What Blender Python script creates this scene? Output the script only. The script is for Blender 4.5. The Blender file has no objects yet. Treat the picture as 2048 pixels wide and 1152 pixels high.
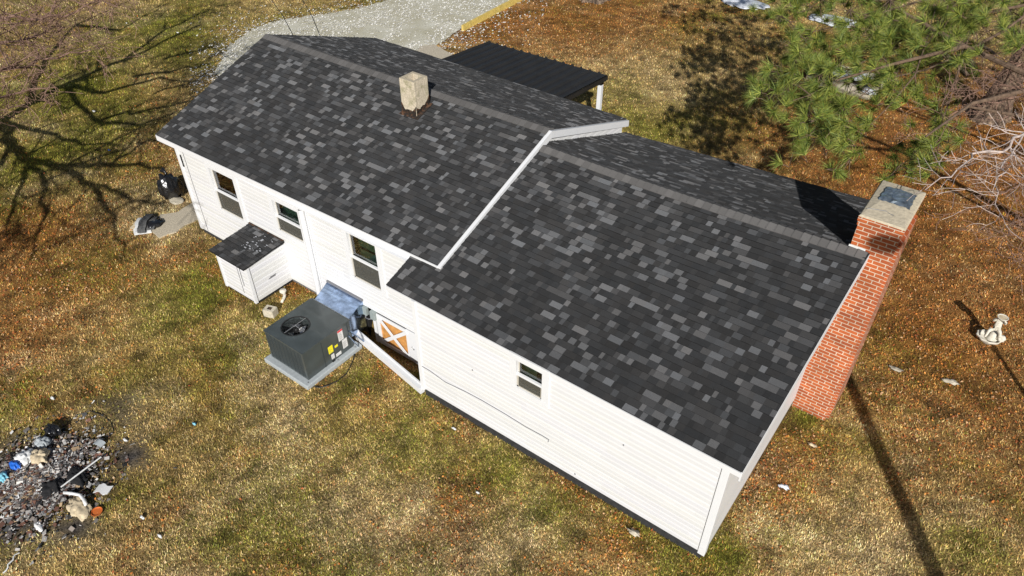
import bpy, bmesh, math, random
import numpy as np
from mathutils import Vector, Matrix
R = math.radians
random.seed(7); rng = np.random.default_rng(11)
sc = bpy.context.scene

# ---------------- camera, world, sun, exposure ----------------
CP = (1.2876, -6.8080, 10.8590); YAW, PIT, ROLL, FP = 0.64107, 0.68959, -0.00222, 1449.96
def cam_axes():
    f = Vector((-math.sin(YAW)*math.cos(PIT), math.cos(YAW)*math.cos(PIT), -math.sin(PIT)))
    r = f.cross(Vector((0,0,1))).normalized(); u = r.cross(f)
    return r*math.cos(ROLL)+u*math.sin(ROLL), -r*math.sin(ROLL)+u*math.cos(ROLL), f
RX, UX, FX = cam_axes(); C0 = Vector(CP)
cd = bpy.data.cameras.new('camera'); cam = bpy.data.objects.new('camera', cd); sc.collection.objects.link(cam)
cd.sensor_width = 36; cd.lens = 36*FP/2048; cd.clip_end = 2000; cd.clip_start = .1
cam.matrix_world = Matrix(((RX.x,UX.x,-FX.x,C0.x),(RX.y,UX.y,-FX.y,C0.y),(RX.z,UX.z,-FX.z,C0.z),(0,0,0,1)))
sc.camera = cam
SUN_EL, SUN_AZ = R(30), R(35)          # light travels towards (-sin az, cos az) on the ground
TO_SUN = Vector((math.sin(SUN_AZ)*math.cos(SUN_EL), -math.cos(SUN_AZ)*math.cos(SUN_EL), math.sin(SUN_EL)))
w = bpy.data.worlds.new('World'); sc.world = w; w.use_nodes = True
nt = w.node_tree; bg = nt.nodes['Background']; sky = nt.nodes.new('ShaderNodeTexSky')
sky.sky_type = 'NISHITA'; sky.sun_disc = False; sky.sun_elevation = SUN_EL
sky.sun_rotation = math.atan2(TO_SUN.x, TO_SUN.y)
nt.links.new(sky.outputs[0], bg.inputs[0]); bg.inputs[1].default_value = 0.05
sd = bpy.data.lights.new('sun', 'SUN'); so = bpy.data.objects.new('sun', sd); sc.collection.objects.link(so)
sd.energy = 4.6; sd.angle = R(.5); sd.color = (1, .975, .935)
so.rotation_euler = TO_SUN.to_track_quat('Z', 'Y').to_euler()
sc.view_settings.view_transform = 'Standard'; sc.view_settings.look = 'None'
sc.view_settings.exposure = 0.22; sc.view_settings.gamma = 1

# measured points: a pixel of the survey photo brought onto a real plane of the place
def _ray(px, py): return FX + RX*((px-1024)/FP) - UX*((py-576)/FP)
def az(px, py, z=0.): d = _ray(px, py); return C0 + d*((z-C0.z)/d.z)
def ay(px, py, y=0.): d = _ray(px, py); return C0 + d*((y-C0.y)/d.y)

# ---------------- helpers ----------------
def link(o, parent=None):
    sc.collection.objects.link(o)
    if parent: o.parent = parent
    return o
def tag(o, label=None, cat=None, group=None, kind=None):
    if label: o['label'] = label
    if cat: o['category'] = cat
    if group: o['group'] = group
    if kind: o['kind'] = kind
    return o
def thing(name, label, cat, loc=(0,0,0), group=None):
    o = bpy.data.objects.new(name, None); o.location = loc; o.empty_display_size = .2
    link(o); return tag(o, label, cat, group)
class MB:
    def __init__(s): s.v = []; s.f = []; s.c = []
    def quad(s, a, b, c, d, col=None):
        n = len(s.v); s.v += [tuple(a), tuple(b), tuple(c), tuple(d)]; s.f.append((n,n+1,n+2,n+3))
        if col is not None: s.c += [col]*4
    def tri(s, a, b, c, col=None):
        n = len(s.v); s.v += [tuple(a), tuple(b), tuple(c)]; s.f.append((n,n+1,n+2))
        if col is not None: s.c += [col]*3
    def box(s, x0, y0, z0, x1, y1, z1, m=None):
        n = len(s.v); P = [(x0,y0,z0),(x1,y0,z0),(x1,y1,z0),(x0,y1,z0),(x0,y0,z1),(x1,y0,z1),(x1,y1,z1),(x0,y1,z1)]
        if m is not None: P = [tuple(m @ Vector(p)) for p in P]
        s.v += P; s.f += [tuple(n+i for i in q) for q in ((0,3,2,1),(4,5,6,7),(0,1,5,4),(1,2,6,5),(2,3,7,6),(3,0,4,7))]
    def bar(s, a, b, w_, h_, up=(0,0,1)):
        a = Vector(a); b = Vector(b); d = (b-a); L = d.length; d.normalize(); up = Vector(up)
        sd_ = d.cross(up).normalized(); u2 = sd_.cross(d)
        m = Matrix(((d.x,sd_.x,u2.x,a.x),(d.y,sd_.y,u2.y,a.y),(d.z,sd_.z,u2.z,a.z),(0,0,0,1)))
        s.box(0, -w_/2, -h_/2, L, w_/2, h_/2, m)
    def tube(s, pts, rad, seg=8, cap=True, col=None):
        pts = [Vector(p) for p in pts]; n0 = len(s.v)
        if not hasattr(rad, '__len__'): rad = [rad]*len(pts)
        for i, p in enumerate(pts):
            d = (pts[min(i+1,len(pts)-1)]-pts[max(i-1,0)]).normalized()
            a = d.cross(Vector((0,0,1)) if abs(d.z) < .95 else Vector((1,0,0))).normalized(); b = d.cross(a)
            for k in range(seg):
                t = 2*math.pi*k/seg; s.v.append(tuple(p+(a*math.cos(t)+b*math.sin(t))*rad[i]))
        for i in range(len(pts)-1):
            for k in range(seg):
                k2 = (k+1) % seg; s.f.append((n0+i*seg+k, n0+i*seg+k2, n0+(i+1)*seg+k2, n0+(i+1)*seg+k))
        if cap:
            s.f.append(tuple(n0+k for k in range(seg))[::-1]); s.f.append(tuple(n0+(len(pts)-1)*seg+k for k in range(seg)))
        if col is not None: s.c += [col]*(len(s.v)-n0)
    def lathe(s, prof, c, seg=24, sx=1, sy=1):
        n0 = len(s.v)
        for (r, z) in prof:
            for k in range(seg):
                t = 2*math.pi*k/seg; s.v.append((c[0]+r*math.cos(t)*sx, c[1]+r*math.sin(t)*sy, c[2]+z))
        for i in range(len(prof)-1):
            for k in range(seg):
                k2 = (k+1) % seg; s.f.append((n0+i*seg+k, n0+i*seg+k2, n0+(i+1)*seg+k2, n0+(i+1)*seg+k))
    def build(s, name, m, parent=None, bevel=0, smooth=False):
        me = bpy.data.meshes.new(name); me.from_pydata(s.v, [], s.f)
        if s.c:
            a = me.color_attributes.new('tint', 'FLOAT_COLOR', 'POINT')
            a.data.foreach_set('color', np.array([(c[0],c[1],c[2],1) for c in s.c], dtype=np.float32).ravel())
        me.update(); me.materials.append(m); o = bpy.data.objects.new(name, me); link(o, parent)
        if smooth: me.shade_smooth()
        if bevel:
            b = o.modifiers.new('bevel', 'BEVEL'); b.width = bevel; b.segments = 2; b.limit_method = 'ANGLE'
        return o
def big(name, V, F, COL, m, nv):
    me = bpy.data.meshes.new(name); me.vertices.add(len(V)); me.vertices.foreach_set('co', V.astype(np.float32).ravel())
    me.loops.add(F.size); me.loops.foreach_set('vertex_index', F.astype(np.int32).ravel())
    me.polygons.add(len(F)); me.polygons.foreach_set('loop_start', np.arange(0, F.size, nv, dtype=np.int32))
    me.update(calc_edges=True)
    a = me.color_attributes.new('tint', 'FLOAT_COLOR', 'POINT')
    a.data.foreach_set('color', np.hstack([COL, np.ones((len(COL),1))]).astype(np.float32).ravel())
    me.materials.append(m); return link(bpy.data.objects.new(name, me))

# ---------------- materials ----------------
def mat(name, col=(.5,.5,.5), rough=.6, metal=0., spec=.5, attr=False, noise=0., nscale=8., bump=0., bscale=60., col2=None, thr=(.4,.6), coat=0):
    m = bpy.data.materials.new(name); m.use_nodes = True; t = m.node_tree; N = t.nodes; L = t.links
    b = N['Principled BSDF']; b.inputs['Roughness'].default_value = rough; b.inputs['Metallic'].default_value = metal
    b.inputs['Specular IOR Level'].default_value = spec; b.inputs['Coat Weight'].default_value = coat
    tc = N.new('ShaderNodeTexCoord')
    if attr:
        a = N.new('ShaderNodeVertexColor'); a.layer_name = 'tint'; src = a.outputs[0]
    else:
        a = N.new('ShaderNodeRGB'); a.outputs[0].default_value = (*col, 1); src = a.outputs[0]
    if col2:
        n = N.new('ShaderNodeTexNoise'); n.inputs['Scale'].default_value = nscale; n.inputs['Detail'].default_value = 6
        L.new(tc.outputs['Object'], n.inputs[0]); mr = N.new('ShaderNodeMapRange')
        mr.inputs[1].default_value, mr.inputs[2].default_value = thr; L.new(n.outputs[0], mr.inputs[0])
        mx = N.new('ShaderNodeMix'); mx.data_type = 'RGBA'; L.new(mr.outputs[0], mx.inputs[0])
        L.new(src, mx.inputs[6]); mx.inputs[7].default_value = (*col2, 1); src = mx.outputs[2]
    if noise:
        n = N.new('ShaderNodeTexNoise'); n.inputs['Scale'].default_value = bscale; n.inputs['Detail'].default_value = 4
        L.new(tc.outputs['Object'], n.inputs[0]); mr = N.new('ShaderNodeMapRange')
        mr.inputs[1].default_value, mr.inputs[2].default_value = .3, .7
        mr.inputs[3].default_value, mr.inputs[4].default_value = 1-noise, 1+noise; L.new(n.outputs[0], mr.inputs[0])
        mx = N.new('ShaderNodeVectorMath'); mx.operation = 'SCALE'; L.new(src, mx.inputs[0]); L.new(mr.outputs[0], mx.inputs[3]); src = mx.outputs[0]
    L.new(src, b.inputs['Base Color'])
    if bump:
        n = N.new('ShaderNodeTexNoise'); n.inputs['Scale'].default_value = bscale; n.inputs['Detail'].default_value = 5
        L.new(tc.outputs['Object'], n.inputs[0]); bp = N.new('ShaderNodeBump'); bp.inputs['Strength'].default_value = bump
        bp.inputs['Distance'].default_value = .02; L.new(n.outputs[0], bp.inputs['Height']); L.new(bp.outputs[0], b.inputs['Normal'])
    return m
def rough_diffuse(m): m.node_tree.nodes['Principled BSDF'].inputs['Diffuse Roughness'].default_value = 1.; return m
M_sh = mat('shingle_granules', attr=True, rough=.95, spec=.2, noise=.28, bscale=170, bump=.6)
rough_diffuse(M_sh)
M_cap = mat('ridge_shingle', attr=True, rough=.95, spec=.2, noise=.2, bscale=150)
M_wh = mat('white_trim_paint', (.70,.705,.715), .45, noise=.02, bscale=5)
M_side = mat('white_vinyl_siding', attr=True, rough=.42, noise=.015, bscale=2.5)
M_found = mat('black_foundation_paint', (.028,.029,.031), .7, noise=.3, bscale=14, bump=.3)
M_fgrey = mat('grey_block_foundation', (.13,.125,.12), .9, noise=.35, bscale=9, bump=.3)
M_cream = mat('cream_window_reveal', (.42,.39,.33), .5)
M_conc = mat('pale_concrete', (.50,.45,.35), .9, noise=.18, bscale=20, bump=.4, col2=(.33,.29,.22), nscale=5, thr=(.5,.75))
M_slab = mat('walkway_concrete', (.46,.40,.30), .95, noise=.2, bscale=25, bump=.4)
M_black = mat('black_metal_roofing', (.019,.018,.017), .5, noise=.15, bscale=2, spec=.4)
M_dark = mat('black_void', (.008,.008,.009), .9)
M_cab = mat('grey_green_cabinet_paint', (.060,.072,.072), .32, noise=.22, bscale=3.2, spec=.6, coat=.25)
M_cab2 = mat('dark_coil_guard', (.038,.047,.050), .55, noise=.15, bscale=30)
M_pad = mat('light_grey_pad', (.36,.39,.40), .7, noise=.1, bscale=20)
M_galv = mat('galvanised_sheet', (.30,.40,.58), .14, metal=.95, noise=.4, bscale=7)  # blue of the reflected sky put into the metal's base colour
M_plate = mat('bright_metal_plate', (.45,.52,.56), .3, metal=.85, noise=.5, bscale=12)
M_gbox = mat('grey_box_paint', (.27,.31,.30), .5)
M_yel = mat('yellow_sticker', (.85,.75,.02), .5); M_red = mat('red_print', (.65,.05,.06), .5)
M_paper = mat('white_sticker', (.68,.68,.66), .5); M_ink = mat('grey_print', (.18,.18,.19), .6)
M_wood = mat('orange_plywood', (.52,.25,.07), .6, noise=.3, bscale=10)
M_cable = mat('black_cable', (.015,.015,.015), .5)
M_bag = mat('black_bag_plastic', (.012,.012,.013), .22, spec=.7, bump=.5, bscale=14)
M_stat = mat('weathered_cast_stone', (.62,.58,.49), .85, noise=.2, bscale=25, bump=.3, col2=(.42,.39,.3), nscale=12, thr=(.5,.7))
M_bark = mat('grey_brown_bark', (.17,.12,.08), .95, noise=.6, bscale=9, bump=1., col2=(.05,.032,.022), nscale=10, thr=(.45,.6))
M_twig = mat('brown_twig_bark', (.21,.125,.09), .85, noise=.25, bscale=12)
M_twigw = mat('pale_twig_bark', (.46,.38,.34), .85, noise=.3, bscale=12)
M_bough = mat('dark_pine_bark', (.13,.085,.055), .95, noise=.4, bscale=14)
M_need = mat('pine_needles', attr=True, rough=.55, spec=.4)
M_grass = mat('grass_blades', attr=True, rough=.8, spec=.15)
M_leaf = mat('fallen_leaves', attr=True, rough=.75, spec=.2)
M_rub = mat('rubble_bits', attr=True, rough=.85, spec=.2)
M_metal = mat('bare_steel', (.6,.6,.6), .35, metal=.8)
M_green = mat('green_wallboard', (.22,.48,.31), .8, noise=.12, bscale=3)
M_blue = mat('blue_plastic', (.02,.13,.55), .35); M_cyan = mat('light_blue_plastic', (.2,.5,.62), .4)
M_orange = mat('orange_tin', (.55,.14,.03), .5); M_beige = mat('beige_board', (.55,.45,.30), .85, noise=.2, bscale=14)
M_white2 = mat('white_scrap', (.72,.72,.70), .6, noise=.12, bscale=20)
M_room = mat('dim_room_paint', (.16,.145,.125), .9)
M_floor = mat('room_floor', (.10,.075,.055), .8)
M_yrail = mat('yellow_edging_paint', (.62,.46,.12), .7, noise=.2, bscale=8)
M_seal = mat('black_roof_tar', (.02,.014,.010), .7, noise=.5, bscale=20, col2=(.12,.055,.025), nscale=14, thr=(.5,.7))
M_tarp = mat('white_plastic_sheet', (.60,.62,.66), .4, noise=.25, bscale=6, bump=.5)

def mat_glass():
    m = bpy.data.materials.new('window_glass'); m.use_nodes = True; t = m.node_tree; N = t.nodes; L = t.links
    N.remove(N['Principled BSDF']); o = N['Material Output']
    g = N.new('ShaderNodeBsdfGlossy'); g.inputs['Roughness'].default_value = .02
    tr = N.new('ShaderNodeBsdfTransparent'); tr.inputs[0].default_value = (.80,.86,.82,1)
    f = N.new('ShaderNodeFresnel'); f.inputs[0].default_value = 1.5
    mr = N.new('ShaderNodeMath'); mr.operation = 'MULTIPLY'; mr.inputs[1].default_value = 2.4; L.new(f.outputs[0], mr.inputs[0])
    mx = N.new('ShaderNodeMixShader'); L.new(mr.outputs[0], mx.inputs[0]); L.new(tr.outputs[0], mx.inputs[1]); L.new(g.outputs[0], mx.inputs[2])
    L.new(mx.outputs[0], o.inputs[0]); return m
M_glass = mat_glass()
def mat_screen():
    m = bpy.data.materials.new('insect_screen'); m.use_nodes = True; t = m.node_tree; N = t.nodes; L = t.links
    b = N['Principled BSDF']; b.inputs['Base Color'].default_value = (.125,.12,.10,1); b.inputs['Roughness'].default_value = .7
    tr = N.new('ShaderNodeBsdfTransparent'); mx = N.new('ShaderNodeMixShader'); mx.inputs[0].default_value = .55
    L.new(tr.outputs[0], mx.inputs[1]); L.new(b.outputs[0], mx.inputs[2]); L.new(mx.outputs[0], N['Material Output'].inputs[0]); return m
M_scr = mat_screen()

def mat_brick():
    m = bpy.data.materials.new('red_brick'); m.use_nodes = True; t = m.node_tree; N = t.nodes; L = t.links
    b = N['Principled BSDF']; b.inputs['Roughness'].default_value = .85
    tc = N.new('ShaderNodeTexCoord'); sp = N.new('ShaderNodeSeparateXYZ'); L.new(tc.outputs['Object'], sp.inputs[0])
    ad = N.new('ShaderNodeMath'); L.new(sp.outputs[0], ad.inputs[0]); L.new(sp.outputs[1], ad.inputs[1])
    cb = N.new('ShaderNodeCombineXYZ'); L.new(ad.outputs[0], cb.inputs[0]); L.new(sp.outputs[2], cb.inputs[1])
    br = N.new('ShaderNodeTexBrick'); L.new(cb.outputs[0], br.inputs[0])
    br.inputs['Scale'].default_value = 1; br.inputs['Brick Width'].default_value = .20; br.inputs['Row Height'].default_value = .074
    br.inputs['Mortar Size'].default_value = .0078; br.inputs['Mortar Smooth'].default_value = .15; br.inputs['Bias'].default_value = -.1
    br.inputs['Color1'].default_value = (.42,.100,.024,1); br.inputs['Color2'].default_value = (.28,.060,.018,1)
    br.inputs['Mortar'].default_value = (.56,.45,.34,1)
    n = N.new('ShaderNodeTexNoise'); n.inputs['Scale'].default_value = 3; n.inputs['Detail'].default_value = 8; L.new(tc.outputs['Object'], n.inputs[0])
    mr = N.new('ShaderNodeMapRange'); mr.inputs[1].default_value = .3; mr.inputs[2].default_value = .7; mr.inputs[3].default_value = .75; mr.inputs[4].default_value = 1.25
    L.new(n.outputs[0], mr.inputs[0]); vm = N.new('ShaderNodeVectorMath'); vm.operation = 'SCALE'; L.new(br.outputs[0], vm.inputs[0]); L.new(mr.outputs[0], vm.inputs[3])
    L.new(vm.outputs[0], b.inputs['Base Color'])
    bp = N.new('ShaderNodeBump'); bp.invert = True; bp.inputs['Strength'].default_value = .6; bp.inputs['Distance'].default_value = .01
    L.new(br.outputs[1], bp.inputs['Height']); L.new(bp.outputs[0], b.inputs['Normal']); return m
M_brick = mat_brick()
def mat_block():
    m = mat('concrete_block', (.52,.45,.34), .95, noise=.2, bscale=30, bump=.4, col2=(.33,.30,.19), nscale=6, thr=(.52,.68))
    t = m.node_tree; N = t.nodes; L = t.links; b = N['Principled BSDF']; src = b.inputs['Base Color'].links[0].from_socket
    tc = N.new('ShaderNodeTexCoord'); sp = N.new('ShaderNodeSeparateXYZ'); L.new(tc.outputs['Object'], sp.inputs[0])
    ad = N.new('ShaderNodeMath'); L.new(sp.outputs[0], ad.inputs[0]); L.new(sp.outputs[1], ad.inputs[1])
    cb = N.new('ShaderNodeCombineXYZ'); L.new(ad.outputs[0], cb.inputs[0]); L.new(sp.outputs[2], cb.inputs[1])
    br = N.new('ShaderNodeTexBrick'); L.new(cb.outputs[0], br.inputs[0]); br.inputs['Scale'].default_value = 1
    br.inputs['Brick Width'].default_value = .4; br.inputs['Row Height'].default_value = .2; br.inputs['Mortar Size'].default_value = .006
    mx = N.new('ShaderNodeMix'); mx.data_type = 'RGBA'; L.new(br.outputs[1], mx.inputs[0]); L.new(src, mx.inputs[6]); mx.inputs[7].default_value = (.42,.36,.26,1)
    L.new(mx.outputs[2], b.inputs['Base Color']); return m
M_block = mat_block()

# ---------------- numpy value noise ----------------
_T = rng.random((256,256))
def vnoise(x, y):
    xi = np.floor(x).astype(int); yi = np.floor(y).astype(int); fx = x-xi; fy = y-yi
    fx = fx*fx*(3-2*fx); fy = fy*fy*(3-2*fy); g = lambda a, b: _T[a & 255, b & 255]
    return (g(xi,yi)*(1-fx)+g(xi+1,yi)*fx)*(1-fy)+(g(xi,yi+1)*(1-fx)+g(xi+1,yi+1)*fx)*fy
def fbm(x, y, o=4): return sum(vnoise(x*2**k+17*k, y*2**k+9*k)*.5**k for k in range(o))/sum(.5**k for k in range(o))
def inpoly(x, y, P):
    r = np.zeros(x.shape, bool); n = len(P)
    for i in range(n):
        (x1,y1),(x2,y2) = P[i], P[(i+1) % n]
        c = ((y1 > y) != (y2 > y)) & (x < (x2-x1)*(y-y1)/(y2-y1+1e-12)+x1); r ^= c
    return r
g2 = lambda px, py: tuple(az(px, py))[:2]

# ---------------- the ground ----------------
# kinds of cover: straw, green, rust, olive, pale, soil
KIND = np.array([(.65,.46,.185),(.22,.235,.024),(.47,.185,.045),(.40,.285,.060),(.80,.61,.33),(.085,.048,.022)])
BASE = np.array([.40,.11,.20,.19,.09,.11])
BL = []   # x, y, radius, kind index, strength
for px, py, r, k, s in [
    (1900,420,4.5,2,1.3),(1960,600,3,2,1.2),(1800,640,1.5,2,.9),(1930,800,2.2,2,.6),(1560,890,.8,2,1.2),(1500,960,.7,2,1.3),(1700,560,1.5,2,.7),
    (1120,40,4,2,1.5),(1010,60,2.5,2,.9),(1250,40,3.5,2,.8),(1950,300,4,2,2.2),(1700,350,3,2,1.),(1870,220,4,2,2.2),(2000,480,2,2,.8),
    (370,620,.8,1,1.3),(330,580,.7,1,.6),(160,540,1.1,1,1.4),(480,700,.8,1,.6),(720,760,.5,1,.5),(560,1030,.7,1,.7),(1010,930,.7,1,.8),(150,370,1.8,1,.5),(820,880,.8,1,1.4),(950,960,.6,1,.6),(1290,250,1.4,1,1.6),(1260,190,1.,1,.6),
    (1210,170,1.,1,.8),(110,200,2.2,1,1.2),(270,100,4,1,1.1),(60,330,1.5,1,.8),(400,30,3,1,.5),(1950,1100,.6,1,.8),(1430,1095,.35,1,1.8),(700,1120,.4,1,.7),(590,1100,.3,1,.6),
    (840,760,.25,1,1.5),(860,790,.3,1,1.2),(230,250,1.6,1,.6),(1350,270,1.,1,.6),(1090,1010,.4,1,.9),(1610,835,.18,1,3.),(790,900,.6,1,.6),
    (60,570,1.7,2,1.5),(30,690,1.2,2,1.),(30,460,1.5,2,.7),(910,985,.4,2,.6),(930,1030,.5,2,.5),(300,180,2,2,.4),(330,300,1.5,2,.7),(100,450,1.6,2,.6),(250,520,1.2,2,.35),(430,380,1,2,.4),
    (880,840,.5,2,.6),(1250,1060,.4,2,.5),(1500,900,.35,5,1.2),(1570,840,.4,5,1.3),(590,575,.35,2,.9),(430,540,.25,2,1.),(780,740,.4,2,.6),(1150,960,.5,2,.5),
    (1250,130,3.5,4,.5),(1330,160,3,0,.8),(1500,440,.8,0,.5),(300,400,1.3,4,.6),(630,690,1.,0,.7),(600,950,1.5,0,.4),(1700,1000,1.3,0,.6),(560,1000,1.6,4,.3),
    (330,450,1,4,.5),(450,180,3,0,.9),(420,260,2,4,.5),(540,20,3,0,.8),(1720,1100,.7,4,.5),(900,1080,1.,4,.4),(1000,1110,1.,4,.3),(700,850,.8,3,.5),(400,800,1.5,3,.6),(250,700,1,3,.5),
    (1400,100,3,3,.7),(1480,280,3,3,.7),(1350,300,2,0,.6),(840,700,.6,2,.4),(230,820,.8,0,.5),(1750,700,.8,3,.7),(1700,850,1,3,.5)]:
    gx, gy = g2(px, py); BL.append((gx, gy, r, k, s))
pitx, pity = g2(75, 965)
DRIVE_PX = [(430,150),(452,100),(500,62),(560,42),(640,32),(720,18),(775,2),(830,-25),(1120,-40),(1030,-2),(985,22),(925,56),(895,80),(850,102),(840,128),(760,170),(500,160)]
DRIVE = [g2(*p) for p in DRIVE_PX]
PAD = [(-9.30,-1.32),(-7.94,-1.30),(-7.93,.24),(-9.35,.24)]
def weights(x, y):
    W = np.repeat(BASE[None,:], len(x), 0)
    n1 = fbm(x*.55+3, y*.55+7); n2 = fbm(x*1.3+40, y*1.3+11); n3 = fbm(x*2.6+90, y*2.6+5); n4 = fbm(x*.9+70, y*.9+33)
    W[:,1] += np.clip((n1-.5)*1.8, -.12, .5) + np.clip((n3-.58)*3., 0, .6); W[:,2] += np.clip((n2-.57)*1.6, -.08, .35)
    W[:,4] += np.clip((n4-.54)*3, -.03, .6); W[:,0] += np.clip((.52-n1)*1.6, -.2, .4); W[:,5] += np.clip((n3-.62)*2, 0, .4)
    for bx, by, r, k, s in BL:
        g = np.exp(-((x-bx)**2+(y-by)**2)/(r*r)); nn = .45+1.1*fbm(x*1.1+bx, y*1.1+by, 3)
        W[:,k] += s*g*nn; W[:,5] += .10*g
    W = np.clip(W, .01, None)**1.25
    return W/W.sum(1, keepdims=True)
def mottle(x, y):      # thin, matted and bare places in the turf
    return np.clip(.97+(fbm(x*2.6+13, y*2.6+31, 5)-.5)*1.2+(fbm(x*7+3, y*7+1, 3)-.5)*1.3, .42, 1.4)
def ash(x, y):
    n = fbm(x*1.4+5, y*1.4+2)
    d = np.hypot((x-pitx)*1.0, (y-pity)*.85)
    return np.clip((1.75+(n-.5)*2.4-d)/.9, 0, 1)
def height(x, y):
    h = (fbm(x*.5, y*.5)-.5)*.06+(fbm(x*3, y*3)-.5)*.02
    inpit = (x > -8.7) & (x < -6.05) & (y > .42) & (y < .90)
    near = (x > -15.2) & (x < .8) & (y > -.5) & (y < 8.4); h = np.where(near, h*.25, h)
    return np.where(inpit, -.35, h)
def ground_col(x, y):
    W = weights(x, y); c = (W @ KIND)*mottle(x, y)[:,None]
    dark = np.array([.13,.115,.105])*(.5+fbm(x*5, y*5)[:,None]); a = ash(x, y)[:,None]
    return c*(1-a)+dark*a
def mat_ground():
    m = mat('lawn_soil', attr=True, rough=.95, spec=.1); t = m.node_tree; N = t.nodes; L = t.links; b = N['Principled BSDF']
    src = b.inputs['Base Color'].links[0].from_socket; tc = N.new('ShaderNodeTexCoord')
    n = N.new('ShaderNodeTexNoise'); n.inputs['Scale'].default_value = 26; n.inputs['Detail'].default_value = 7; n.inputs['Roughness'].default_value = .75
    L.new(tc.outputs['Object'], n.inputs[0]); mr = N.new('ShaderNodeMapRange'); mr.inputs[1].default_value = .38; mr.inputs[2].default_value = .64
    mr.inputs[3].default_value = .12; mr.inputs[4].default_value = .9; L.new(n.outputs[0], mr.inputs[0])
    vm = N.new('ShaderNodeVectorMath'); vm.operation = 'SCALE'; L.new(src, vm.inputs[0]); L.new(mr.outputs[0], vm.inputs[3]); L.new(vm.outputs[0], b.inputs['Base Color'])
    bp = N.new('ShaderNodeBump'); bp.inputs['Strength'].default_value = .9; bp.inputs['Distance'].default_value = .03
    L.new(n.outputs[0], bp.inputs['Height']); L.new(bp.outputs[0], b.inputs['Normal']); return m
M_gnd = mat_ground()
def axis(lo, hi, step, far):
    a = list(np.arange(lo, hi+1e-6, step)); k = step
    L_ = []; x = lo
    while x > -far: k *= 1.25; x -= k; L_.append(x)
    k = step; Rr = []; x = hi
    while x < far: k *= 1.25; x += k; Rr.append(x)
    return np.array(L_[::-1]+a+Rr)
gxs = axis(-30, 6, .12, 400); gys = axis(-9, 26, .12, 400)
GX, GY = np.meshgrid(gxs, gys); fx_, fy_ = GX.ravel(), GY.ravel()
nx, ny = len(gxs), len(gys)
idx = np.arange(nx*ny).reshape(ny, nx)
F = np.stack([idx[:-1,:-1], idx[:-1,1:], idx[1:,1:], idx[1:,:-1]], -1).reshape(-1, 4)
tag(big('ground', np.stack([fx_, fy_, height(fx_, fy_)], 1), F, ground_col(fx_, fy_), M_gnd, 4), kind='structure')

# gravel drive: a sheet with an uneven edge, laid just above the lawn
def rag_poly(P, amp=.12, step=.18, seed=0):
    rr = random.Random(seed); out = []
    for i in range(len(P)):
        a = Vector(P[i]); b = Vector(P[(i+1) % len(P)]); n = max(1, int((b-a).length/step))
        for k in range(n): p = a.lerp(b, k/n); out.append((p.x+rr.uniform(-amp, amp), p.y+rr.uniform(-amp, amp)))
    return out
def sheet(name, P, z, m, parent=None, thick=0):
    me = bpy.data.meshes.new(name); bm = bmesh.new(); f = bm.faces.new([bm.verts.new((x, y, z)) for x, y in P]); f.normal_update()
    if f.normal.z < 0: f.normal_flip()
    if thick:
        r_ = bmesh.ops.extrude_face_region(bm, geom=[f]); bmesh.ops.translate(bm, vec=(0,0,thick), verts=[v for v in r_['geom'] if isinstance(v, bmesh.types.BMVert)])
    bmesh.ops.triangulate(bm, faces=bm.faces[:]); bmesh.ops.recalc_face_normals(bm, faces=bm.faces[:]); bm.to_mesh(me); bm.free(); me.materials.append(m); return link(bpy.data.objects.new(name, me), parent)
M_drive = mat('gravel', (.44,.41,.30), .95, noise=.3, bscale=45, bump=.6, col2=(.62,.60,.51), nscale=1.1, thr=(.4,.8))
tag(sheet('gravel_drive', rag_poly(DRIVE, .10, .15, 3), .045, M_drive), kind='structure')
walk = [g2(840,96), g2(868,92), g2(915,118), g2(895,150), g2(820,140)]
tag(sheet('concrete_walk', walk, -.02, M_slab, thick=.09), kind='structure')
slab = [g2(298,462), g2(322,432), g2(356,425), g2(395,402), g2(400,440), g2(372,452), g2(350,466), g2(318,478)]
tag(sheet('concrete_path', rag_poly(slab, .03, .2, 5), -.03, M_slab, thick=.07), kind='structure')

# ---------------- grass, leaves ----------------
def scatter(n_try, dens):
    x = rng.uniform(-40, 7, n_try); y = rng.uniform(-10, 34, n_try)
    d2 = (x-CP[0])**2+(y-CP[1])**2+CP[2]**2
    rel = np.stack([x-CP[0], y-CP[1], np.full(n_try, -CP[2])], 1)
    zz = rel @ np.array(FX); u = rel @ np.array(RX)/zz*FP; v = rel @ np.array(UX)/zz*FP
    k = (zz > 0) & (np.abs(u) < 1180) & (np.abs(v) < 720) & (rng.random(n_try) < np.minimum(1, dens/d2))
    x, y = x[k], y[k]
    hs = (x > -14.45) & (x < .02) & (y > .84) & (y < 7.7); hs |= (x > -6) & (x < .02) & (y > .03) & (y < 8)
    hs |= inpoly(x, y, PAD) | inpoly(x, y, DRIVE) | inpoly(x, y, walk) | inpoly(x, y, slab)
    hs |= (x > -11.9) & (x < -10.9) & (y > -.2) & (y < .9)
    x, y = x[~hs], y[~hs]; return x, y, np.sqrt((x-CP[0])**2+(y-CP[1])**2+CP[2]**2)
def pick(x, y):
    W = weights(x, y); c = W.cumsum(1); r = rng.random((len(x),1)); return (r > c).sum(1).clip(0, 5)
x, y, d = scatter(5200000, 170)
k = pick(x, y); a = ash(x, y); keep = (rng.random(len(x)) > a*1.2) & ((k != 2) | (rng.random(len(x)) < .5)) & (k != 5)
x, y, d, k = x[keep], y[keep], d[keep], k[keep]; n = len(x)
print('blades', n)
z = height(x, y); th = rng.uniform(0, 2*np.pi, n); L_ = rng.uniform(.025, .065, n)*np.where(k == 1, 1.15, 1.); sc_ = (d/14)**.45
lean = rng.uniform(.75, 1.52, n); wd = rng.uniform(.005, .011, n)*sc_; L_ = L_*sc_
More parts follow.
